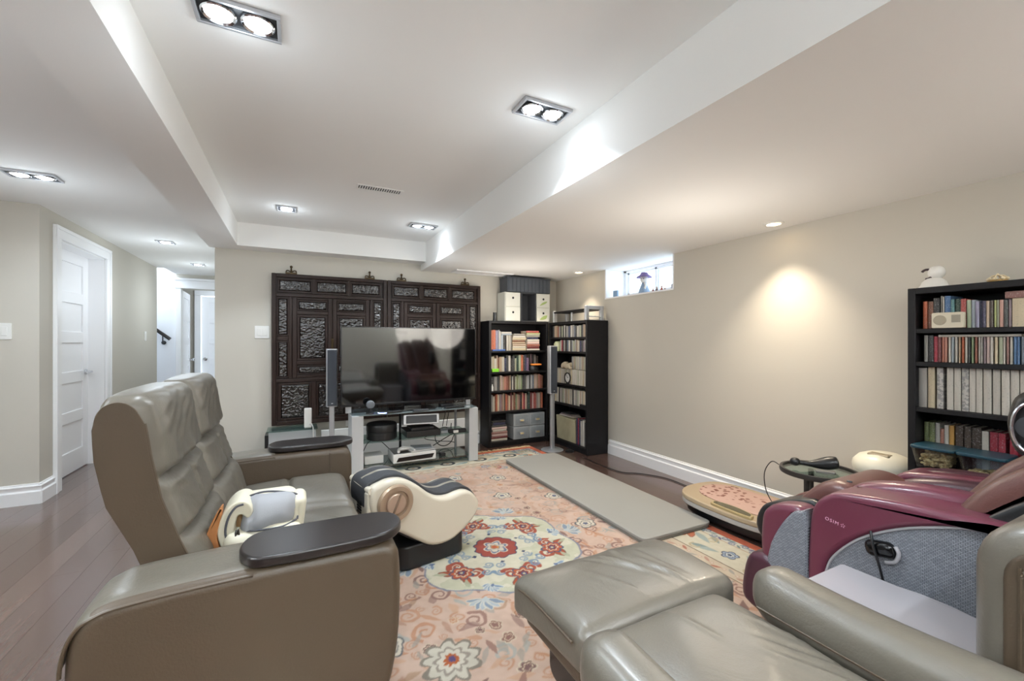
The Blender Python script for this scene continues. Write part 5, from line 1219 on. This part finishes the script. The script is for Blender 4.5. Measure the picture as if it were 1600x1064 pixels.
for x in (-.38, .2):
    for y in (1.4, 2.73): part('foot', MB().lathe((x, y, .0105 if x > 0 else 0), [(.001, .0), (.025, .0), (.03, .06), (.001, .062)], 14), BLACKP, sf)

# ------------------------------------------------------------------ neck massager lying on the seat
nk = thing('neck_massager', 'cream and grey neck massager with tan straps lying on the loveseat', 'massager', (-.15, 1.85, .48))
CRM = mat('cream_leatherette', '#e3dcc6', .45); GRYM = mat('grey_mesh', '#a6a7ab', .7, bump=.3, bscale=700); TANL = mat('tan_leather', '#b97c4c', .5)
# cream wrap arching over the top, grey pad in front, tan straps at both ends
band = crom([(-.225, .50), (-.245, .56), (-.235, .615), (-.21, .65), (-.18, .662), (-.155, .65), (-.145, .62), (-.16, .60), (-.178, .615), (-.192, .605), (-.198, .56), (-.185, .50)], 4)
part('wrap', MB().prism(band, 1.66, 1.80, 'y', r=.007, n=3), CRM, nk)
def fp(P):
    u = P[:, 0] / .088; v = P[:, 2] / .07
    fold = .010 * np.exp(-((P[:, 0] + .05 + .25 * P[:, 2]) / .008) ** 2)
    return np.stack([P[:, 0] + .012 * v, P[:, 1] - (.026 * (1 - u ** 2) * (1 - v ** 2) - fold) * (P[:, 1] < 0), P[:, 2] + .006 * np.sin(28 * P[:, 0]) - .016 * u * (P[:, 2] > 0)], 1)
MP = Matrix.Translation((-.098, 1.725, .588)) @ Matrix.Rotation(math.radians(-24), 4, 'X')
part('massage_pad', MB(M=MP).rbox((0, 0, 0), (.082, .055, .062), .038, (14, 4, 10), fp), GRYM, nk)
part('lining', MB().rbox((-.175, 1.735, .555), (.03, .03, .06), .025, (3, 3, 3)), mat('lining_tan', '#b0906a', .7), nk)
part('bolster', MB(M=Matrix.Translation((-.115, 1.68, .522)) @ Matrix.Rotation(-.05, 4, 'Y')).rbox((0, 0, 0), (.115, .05, .042), .036, (8, 4, 4), lambda P: np.stack([P[:, 0], P[:, 1], P[:, 2] + .006 * np.sin(50 * P[:, 0])], 1)), CRM, nk)
part('side_pad', MB(M=Matrix.Translation((-.012, 1.745, .572)) @ Matrix.Rotation(.12, 4, 'Y')).rbox((0, 0, 0), (.024, .06, .066), .022, (4, 4, 4)), CRM, nk)
part('back_pad', MB(M=Matrix.Translation((-.11, 1.80, .585))).rbox((0, 0, 0), (.10, .045, .062), .04, (6, 3, 5)), CRM, nk)
PIP = mat('piping_grey', '#4a4a50', .6)
pq = crom([(-.205, .51), (-.222, .56), (-.215, .61), (-.195, .643), (-.172, .65)], 5, False)
pm = [tuple(MP @ Vector(p)) for p in crom([(-.085, -.03, -.05), (-.03, -.068, -.058), (.04, -.062, -.058), (.082, -.03, -.04)], 5, False)]
pt = [tuple(MP @ Vector(p)) for p in crom([(-.075, -.02, .058), (-.02, -.03, .068), (.05, -.03, .056), (.09, -.02, .035), (.085, -.03, -.04)], 5, False)]
part('piping', MB().tube([(p[0], 1.658, p[1]) for p in pq], .0035, 6).tube(pm, .0035, 6).tube(pt, .0035, 6), PIP, nk)
part('strap', MB().prism(crom([(-.252, .50), (-.278, .53), (-.272, .575), (-.25, .625), (-.232, .65), (-.236, .60), (-.245, .555), (-.238, .51)], 4), 1.662, 1.70, 'y', r=.006), TANL, nk)
part('strap', MB().prism(crom([(-.012, .50), (-.008, .56), (-.02, .60), (-.03, .58), (-.03, .51)], 4), 1.69, 1.705, 'y', r=.004), TANL, nk)
part('strap', MB().prism(crom([(-.168, .575), (-.158, .60), (-.14, .615), (-.135, .59), (-.15, .57)], 4), 1.672, 1.69, 'y', r=.004), TANL, nk)
part('buckle', MB().tube(crom([(-.20, 1.652, .52), (-.195, 1.645, .545), (-.188, 1.65, .575), (-.182, 1.648, .535)], 4, False), .004, 6), CHROME, nk)

for o_ in nk.children: o_.location = (.016, 0, .014)
# ================================================================== MASSAGE CHAIR
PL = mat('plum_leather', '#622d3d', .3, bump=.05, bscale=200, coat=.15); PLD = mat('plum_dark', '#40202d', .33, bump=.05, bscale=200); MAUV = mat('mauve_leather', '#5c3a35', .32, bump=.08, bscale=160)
def woven():
    m = mat('woven_grey', '#7b7d84', .5); nt = m.node_tree; N = nt.nodes; L = nt.links; b = N['Principled BSDF']
    tc = N.new('ShaderNodeTexCoord'); mp = N.new('ShaderNodeMapping'); mp.inputs['Scale'].default_value = (150, 150, 190); L.new(tc.outputs['Object'], mp.inputs[0])
    ck = N.new('ShaderNodeTexBrick'); ck.inputs['Scale'].default_value = 1.0; ck.inputs['Mortar Size'].default_value = .09; ck.inputs['Brick Width'].default_value = 1.5; ck.inputs['Row Height'].default_value = 1.0
    sx = N.new('ShaderNodeSeparateXYZ'); cb = N.new('ShaderNodeCombineXYZ'); L.new(mp.outputs[0], sx.inputs[0]); L.new(sx.outputs[1], cb.inputs[0]); L.new(sx.outputs[2], cb.inputs[1]); L.new(cb.outputs[0], ck.inputs['Vector'])
    ck.inputs['Color1'].default_value = (*lin('#8d9097'), 1); ck.inputs['Color2'].default_value = (*lin('#777a82'), 1); ck.inputs['Mortar'].default_value = (*lin('#3c3d42'), 1)
    L.new(ck.outputs['Color'], b.inputs['Base Color'])
    bp = N.new('ShaderNodeBump'); bp.inputs['Strength'].default_value = .5; bp.inputs['Distance'].default_value = .003; bp.invert = True
    L.new(ck.outputs['Fac'], bp.inputs['Height']); L.new(bp.outputs[0], b.inputs['Normal']); return m
WOV = woven()
mc = thing('massage_chair', 'large plum and grey reclined massage chair beside the wall', 'massage chair', (2.07, .3, 0))
XN, XF = 1.72, 2.42
curve = [(.20, .683), (.45, .672), (.539, .650), (.66, .597), (.765, .523), (.843, .429), (.868, .36), (.88, .10)]
shell = crom([(.935, .10), (.932, .34), (.92, .54), (.90, .605), (.865, .643), (.82, .665), (.66, .688), (.461, .70)], 4, False) + [(.2, .705), (.2, .688)] + crom(curve[1:], 4, False)
panel = [(-.55, .10), (-.55, .6)] + [(.2, .686)] + [(a, b + .004) for a, b in crom(curve[1:], 4, False)][::1]
for x0, x1, side in ((XN, XN + .17, 1), (XF - .17, XF, -1)):
    part('arm_shell', MB().prism(shell, x0, x1, 'x', r=.022, n=4), PL, mc, label=None)
    a, b = (x0 + .014, x0 + .1) if side > 0 else (x1 - .1, x1 - .014)
    part('woven_side', MB().prism(panel, a, b, 'x', r=.006), WOV, mc, label='grey woven side panel')
    # trim line between shell and weave
    xx = x0 + .012 if side > 0 else x1 - .012
    part('edge_trim', MB().tube([(xx, p[0], p[1]) for p in crom(curve[1:-1], 4, False)], .005, 6), mat('pale_trim', '#a6a3a6', .4), mc)
    lg = crom([(1.118, .33), (1.118, .44), (1.105, .50), (1.065, .54), (1.0, .562), (.95, .56), (.935, .52), (.935, .22), (1.0, .2), (1.09, .25)], 4)
    part('leg_rest_side', MB().prism(lg, x0 + .008, x0 + .11 if side > 0 else x1, 'x', r=.03, n=4), PL, mc)
    gd = crom([(1.085, .12), (1.075, .34), (1.035, .455), (.985, .535), (.955, .553), (.928, .545), (.925, .35), (.925, .12)], 3)
    a, b = (x0 - .006, x0 + .06) if side > 0 else (x1 - .06, x1 + .006)
    part('leg_guard', MB().prism(gd, a, b, 'x', r=.012), WOV, mc)
    # far and near arm pads
pad = crom([(.86, .645), (.80, .685), (.66, .715), (.5, .72), (.38, .70), (.40, .65), (.6, .63), (.8, .62)], 4)
part('arm_pad', MB().prism(pad, 1.86, 1.97, 'x', r=.04, n=4), PL, mc)
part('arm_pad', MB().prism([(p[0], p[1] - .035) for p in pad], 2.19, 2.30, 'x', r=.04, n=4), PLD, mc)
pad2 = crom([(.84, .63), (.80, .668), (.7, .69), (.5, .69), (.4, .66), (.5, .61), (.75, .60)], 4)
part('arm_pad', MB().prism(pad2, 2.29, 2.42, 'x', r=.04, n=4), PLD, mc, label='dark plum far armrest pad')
part('leg_rest_ridge', MB().prism(crom([(1.185, .36), (1.175, .47), (1.09, .535), (.93, .56), (.92, .3), (1.08, .25)], 4), 2.02, 2.12, 'x', r=.03, n=4), MAUV, mc)
for a, b in ((1.835, 2.015), (2.125, 2.31)):
    part('calf_pad', MB().prism(crom([(1.20, .36), (1.19, .46), (1.12, .515), (.94, .56), (.93, .3), (1.08, .26)], 4), a, b, 'x', r=.02), BLACKP, mc)
part('foot_block', MB().prism(crom([(1.18, .10), (1.185, .22), (1.15, .31), (1.07, .325), (1.03, .26), (1.03, .09)], 4), XN - .01, XF, 'x', r=.03, n=4), PLD, mc)
seat = crom([(1.06, .50), (1.02, .585), (.95, .645), (.88, .655), (.80, .63), (.7, .60), (.55, .58), (.4, .58), (.4, .45), (.9, .42)], 4)
part('seat', MB().prism(seat, 1.87, 2.27, 'x', r=.05, n=5), MAUV, mc)
bk = crom([(.60, .645), (.565, .72), (.50, .81), (.42, .885), (.28, 1.03), (.05, 1.25), (-.02, 1.22), (.12, 1.02), (.33, .80), (.45, .66), (.5, .60)], 4)
part('back_cushion', MB().prism(bk, 1.98, 2.24, 'x', r=.05, n=5), MAUV, mc)
part('back_side_pad', MB().prism([(p[0] - .02, p[1] - .02) for p in bk], 1.80, 1.97, 'x', r=.05, n=5), MAUV, mc)
part('back_side_pad', MB().prism([(p[0] - .02, p[1] + .02) for p in bk], 2.25, 2.40, 'x', r=.05, n=5), MAUV, mc)
bs = crom([(.47, .60), (.40, .68), (.28, .80), (.05, 1.07), (-.08, 1.2), (-.2, 1.15), (-.05, .9), (.15, .68), (.35, .56)], 4)
part('back_shell', MB().prism(bs, 1.76, 2.42, 'x', r=.04, n=4), PL, mc)
part('back_hinge', MB().prism(crom([(.53, .62), (.48, .69), (.38, .78), (.34, .74), (.42, .64), (.48, .58)], 4), 1.765, 1.83, 'x', r=.015), BLACKP, mc)
part('chassis', MB().box(1.80, 2.36, -.5, .95, .02, .42), BLACKP, mc, bev=.02)
part('pod', MB().rbox((2.27, .492, .915), (.05, .06, .125), .045, (3, 4, 6), lambda P: np.stack([P[:, 0], P[:, 1] - .9 * np.abs(P[:, 2]) ** 1.6 * .9, P[:, 2]], 1)), BLACKP, mc, label='black speaker pod')
sp = part('pod_ring', MB().tube([(2.215, .485 + .045 * math.cos(a), .91 + .085 * math.sin(a)) for a in np.linspace(0, 2 * PI, 33)[:-1]], .006, 8, closed=True), CHROME, mc)
part('pod_grille', MB().lathe((2.219, .485, .91), [(.001, 0), (.04, 0), (.04, .004)], 24, axis='x', cap=False), DGREY, mc)
part('cable_holder', MB(M=Matrix.Translation((XN + .012, .705, .515)) @ Matrix.Rotation(math.radians(-12), 4, 'X')).rbox((0, 0, 0), (.022, .042, .026), .02, (3, 5, 3)), BLACKG, mc)
part('cable', MB().tube(crom([(XN - .006, .725, .57), (XN - .016, .715, .53), (XN - .012, .70, .47), (XN + .0, .69, .40)], 5, False), .004, 6), BLACKP, mc)
part('holder_rim', MB().tube(crom([(XN + .008, .665, .54), (XN + .006, .655, .52), (XN + .006, .665, .49), (XN + .008, .69, .478)], 5, False), .006, 8), mat('pale_trim', '#a6a3a6'), mc)
part('button', MB().lathe((1.93, .885, .653), [(.001, 0), (.01, 0), (.009, .006), (.001, .008)], 12), DGREY, mc)
# maker's name on the shell
tx = bpy.data.curves.new('name_curve', 'FONT'); tx.body = 'OSIM'; tx.size = .0165; tx.space_character = 1.25; tx.extrude = .0004
to = bpy.data.objects.new('name_tmp', tx); COL.objects.link(to); bpy.context.view_layer.update()
tm = bpy.data.meshes.new_from_object(to.evaluated_get(bpy.context.evaluated_depsgraph_get())); bpy.data.objects.remove(to)
Mtx = Matrix(((0, 0, -1, XN - .0008), (-1, 0, 0, .866), (0, 1, 0, .556), (0, 0, 0, 1))) @ Matrix.Rotation(math.radians(-8), 4, 'Z') @ Matrix.Scale(1.0, 4)
tm.transform(INV[mc.name] @ Mtx); tm.materials.clear(); tm.materials.append(mat('print_pink', '#dcaec2', .5)); tm.name = 'name_lettering'
o = bpy.data.objects.new('name_lettering', tm); o.parent = mc; COL.objects.link(o)
mb = MB(M=Mtx)
for k in range(5):
    a = PI / 2 + 2 * PI * k / 5; mb.add([(.057 + .0016 * math.cos(a), .0062 + .0016 * math.sin(a), .0004), (.057 + .007 * math.cos(a - .28), .0062 + .007 * math.sin(a - .28), .0004), (.057 + .007 * math.cos(a + .28), .0062 + .007 * math.sin(a + .28), .0004)], [(0, 1, 2)])
part('star_emblem', mb, mat('print_pink', '#dcaec2'), mc, smooth=False)

# ------------------------------------------------------------------ small glass table and bin behind the chair
gt = thing('side_table', 'small round glass side table with a thick black rim by the wall', 'side table', (2.6, 1.34, 0))
part('glass_top', MB().lathe((2.6, 1.34, .478), [(.001, 0), (.172, 0), (.172, .008), (.001, .008)], 36), GLASS, gt)
part('rim', MB().lathe((2.6, 1.34, .468), [(.17, 0), (.185, 0), (.188, .012), (.185, .026), (.172, .026), (.17, .018), (.17, 0)], 40, cap=False), mat('rim_black', '#2b2624', .4), gt)
for k in range(3):
    a = .9 + 2 * PI * k / 3; x, y = 2.6 + .1 * math.cos(a), 1.335 + .1 * math.sin(a)
    part('leg', MB().cyl((x, y, .47), (x + .0 * math.cos(a), y, 0), .014, .012, 12), mat('rim_black', '#2b2624'), gt)
HZ = .004; hm = thing('hand_massager', 'black handheld massager lying on the round glass table', 'massager', (2.62, 1.34, .487))
part('body', MB().tube(crom([(2.545, 1.42, .521), (2.58, 1.385, .516), (2.62, 1.345, .52), (2.655, 1.305, .53), (2.675, 1.28, .536)], 5, False), [.016, .014, .013, .013, .0135, .015, .017, .02, .023, .026, .029, .032, .034, .036, .036, .036, .036, .035, .033, .03, .02], 14), BLACKP, hm)
part('head', MB().lathe((0, 0, 0), [(.001, 0)] * 2, 8) if False else MB().rbox((2.535, 1.43, .522), (.024, .024, .022), .02, (3, 3, 3)), BLACKP, hm)
solo('remote_pad', 'small grey pad lying under the massager on the glass table', 'pad', MB((2.585, 1.30, .4865), .6).prism(rrect(-.025, .025, -.045, .045, .008), 0, .012, 'z', r=.003), mat('pad_grey', '#6d6c69', .6), (2.585, 1.3, .486))
cord_o = solo('wire_loop', 'thin black wire looping out from the round table towards the wall', 'cable', MB().tube(crom([(2.56, 1.535, .475), (2.56, 1.58, .482), (2.58, 1.635, .40), (2.60, 1.64, .29), (2.58, 1.58, .22), (2.56, 1.52, .2)], 6, False), .003, 6), BLACKP, (2.52, 1.5, .47))
bn = thing('lidded_bin', 'cream bin with a rounded lid between the wall and the bookcase', 'bin', (2.875, 1.155, 0))
part('body', MB().lathe((2.875, 1.155, 0), [(.001, 0), (.11, 0), (.13, .03), (.135, .5), (.001, .5)], 36), mat('bin_cream', '#ddd9c8', .35), bn)
part('lid', MB().lathe((2.875, 1.155, .5), [(.001, 0), (.138, 0), (.14, .02), (.135, .045), (.11, .075), (.07, .092), (.001, .098)], 36), mat('bin_cream', '#ddd9c8'), bn)
part('lid_button', MB().rbox((2.83, 1.155, .585), (.028, .05, .012), .01, (3, 4, 2)), mat('lid_bronze', '#8f836c', .4), bn)

# ================================================================== RECLINER in the foreground
rc = thing('recliner', 'taupe leather recliner with its footrest raised in the foreground', 'armchair', (.9, .5, 0))
def ff(P):
    u = P[:, 0] / .29; v = P[:, 1] / .17
    z = P[:, 2] + np.clip((P[:, 2] + .02) / .08, 0, 1) * (.018 * (1 - u ** 4) * (1 - v ** 4) + .0022 * np.sin(36 * P[:, 0] + 14 * P[:, 1]) * np.sin(15 * P[:, 1] + 2) * (1 - u ** 2))
    for x0, k, yc, l, am in ((.02, .35, .02, .10, .007), (.06, .5, -.02, .09, -.006), (.10, .3, -.06, .08, .006), (-.03, .6, .05, .08, -.005), (.14, .2, .0, .10, -.005), (-.08, .5, -.05, .07, .005), (.05, -.2, .10, .05, .005)):
        z = z + (P[:, 2] > 0) * am * np.exp(-((P[:, 0] - x0 + k * (P[:, 1] - yc)) / .009) ** 2 - ((P[:, 1] - yc) / l) ** 2)
    return np.stack([P[:, 0] * (1.06 + .03 * v) + .94, P[:, 1] * 1.05 + 1.055, z + .40 - .025 * np.clip(v, 0, 1) ** 2], 1)
part('footrest', MB().rbox((0, 0, 0), (.29, .178, .062), .035, (64, 40, 3), ff, k=4), LEATH, rc, angle=75)
part('footrest_shell', MB().rbox((.94, 1.045, .33), (.285, .165, .04), .03, (8, 6, 3)), LEATS, rc)
part('piping', MB().tube([(.633 - .004, y, .432 - .02 * max(0, (y - 1.045) / .178) ** 2) for y in np.linspace(.9, 1.19, 10)], .004, 6), LEATS, rc)
def fse(P):
    u = P[:, 0] / .235; v = P[:, 1] / .33
    z = P[:, 2] + np.clip((P[:, 2] + .02) / .1, 0, 1) * (.03 * (1 - u ** 4) * (1 - np.abs(v) ** 5) + .003 * np.sin(30 * P[:, 0] - 16 * P[:, 1]) * np.sin(9 * P[:, 1]) * (1 - u ** 2))
    for x0, k, yc, l, am in ((.12, .5, -.05, .10, .006), (.16, .7, .02, .09, -.006), (.08, .4, -.10, .09, -.005), (.19, .4, .08, .08, .005), (0, .2, .2, .08, .004)):
        z = z + (P[:, 2] > 0) * am * np.exp(-((P[:, 0] - x0 + k * (P[:, 1] - yc)) / .009) ** 2 - ((P[:, 1] - yc) / l) ** 2)
    return np.stack([P[:, 0] + .9, P[:, 1] + .545, z + .37], 1)
part('seat_cushion', MB().rbox((0, 0, 0), (.235, .335, .09), .055, (50, 60, 3), fse, k=4), LEATH, rc, angle=75)
def arm_pad(cx, y0, y1, zc):
    rings = []
    for t in np.linspace(0, 1, 40):
        d = t * (y1 - y0); y = y1 - d; s = math.sqrt(max(1e-5, 1 - max(0, 1 - d / .075) ** 2)); s = max(s, .02)
        e = math.sqrt(max(1e-5, 1 - max(0, 1 - (y - y0 + .001) / .05) ** 2))
        s = min(s, max(.02, e)); dz = -.012 * math.sin(PI * min(1, d / .5))
        rings.append([(cx + .068 * s * math.copysign(abs(math.cos(a)) ** .75, math.cos(a)), y, zc + dz + .075 * s * math.copysign(abs(math.sin(a)) ** .75, math.sin(a))) for a in np.linspace(0, 2 * PI, 25)[:-1]])
    return MB().loft(rings)
for cx in (.602, 1.2):
    part('arm_pad', arm_pad(cx, .14, .785, .50), LEATH, rc, angle=75)
    part('arm_panel', MB().prism(rrect(.18, .70, .15, .45, .06), cx - .045, cx + .045, 'x', r=.02), LEATS, rc)
    part('piping', MB().tube([(cx - .066, y, .47) for y in np.linspace(.2, .74, 12)], .0035, 6), LEATS, rc)
part('backrest', MB(M=Matrix.Translation((.9, .06, .55)) @ Matrix.Rotation(math.radians(62), 4, 'X')).rbox((0, 0, -.0), (.24, .32, .08), .05, (6, 8, 3)) if False else MB().rbox((.9, -.14, .52), (.235, .3, .08), .06, (6, 8, 3), lambda P: np.stack([P[:, 0], P[:, 1], P[:, 2] - .28 * P[:, 1]], 1)), LEATH, rc)
part('swivel_base', MB().lathe((.9, .5, .0105), [(.001, 0), (.3, 0), (.3, .03), (.27, .045), (.08, .06), (.06, .1), (.05, .25), (.001, .26)], 40), BLACKP, rc)
for cx in (.74, 1.09):
    part('footrest_bracket', MB().prism(crom([(.55, .16), (.8, .2), (1.02, .27), (1.05, .30), (.98, .31), (.75, .26), (.55, .24)], 3), cx - .02, cx + .02, 'x', r=.006), BLACKP, rc)
part('footrest_mount', MB().prism(rrect(.93, 1.13, .17, .30, .04), .70, .78, 'x', r=.012), BLACKG, rc)

bxo = thing('storage_box', 'glossy pale grey plastic storage box between recliner and massage chair', 'storage box', (1.49, .57, 0))
GP = mat('grey_gloss', '#a5a2a6', .18)
part('body', MB().box(1.345, 1.64, .37, .775, .0105, .405), mat('box_plastic', '#98979c', .35), bxo, bev=.012)
part('lid', MB().prism(rrect(1.335, 1.655, .375, .783, .012), .406, .45, 'z', r=.006), GP, bxo)
part('lid_handle', MB().prism(crom([(1.652, .64), (1.668, .60), (1.672, .55), (1.668, .50), (1.652, .46)], 4), .43, .447, 'z', r=.004), GP, bxo)

ch = thing('armchair', 'taupe leather armchair at the right picture edge, only its upright rounded back in view', 'armchair', (1.5, .22, 0))
bp_ = rrect(.10, .37, .14, .845, .12, 8)
part('backrest', MB().prism(bp_, 1.285, 1.69, 'x', r=.05, n=5), LEATH, ch)
part('back_panel', MB().prism(inset(bp_, .05), 1.279, 1.30, 'x', r=.008), LEATS, ch)
sm = inset(bp_, .075); pk = crom([(p[0], p[1]) for p in sm], 2)
part('seam', MB().tube([(1.278 - .002 * (k % 2), p[0], p[1]) for k, p in enumerate(pk)], .003, 5, closed=True), LEATS, ch)
part('base', MB().lathe((1.5, .22, .0105), [(.001, 0), (.12, 0), (.12, .03), (.05, .05), (.04, .14), (.001, .14)], 32), BLACKP, ch)
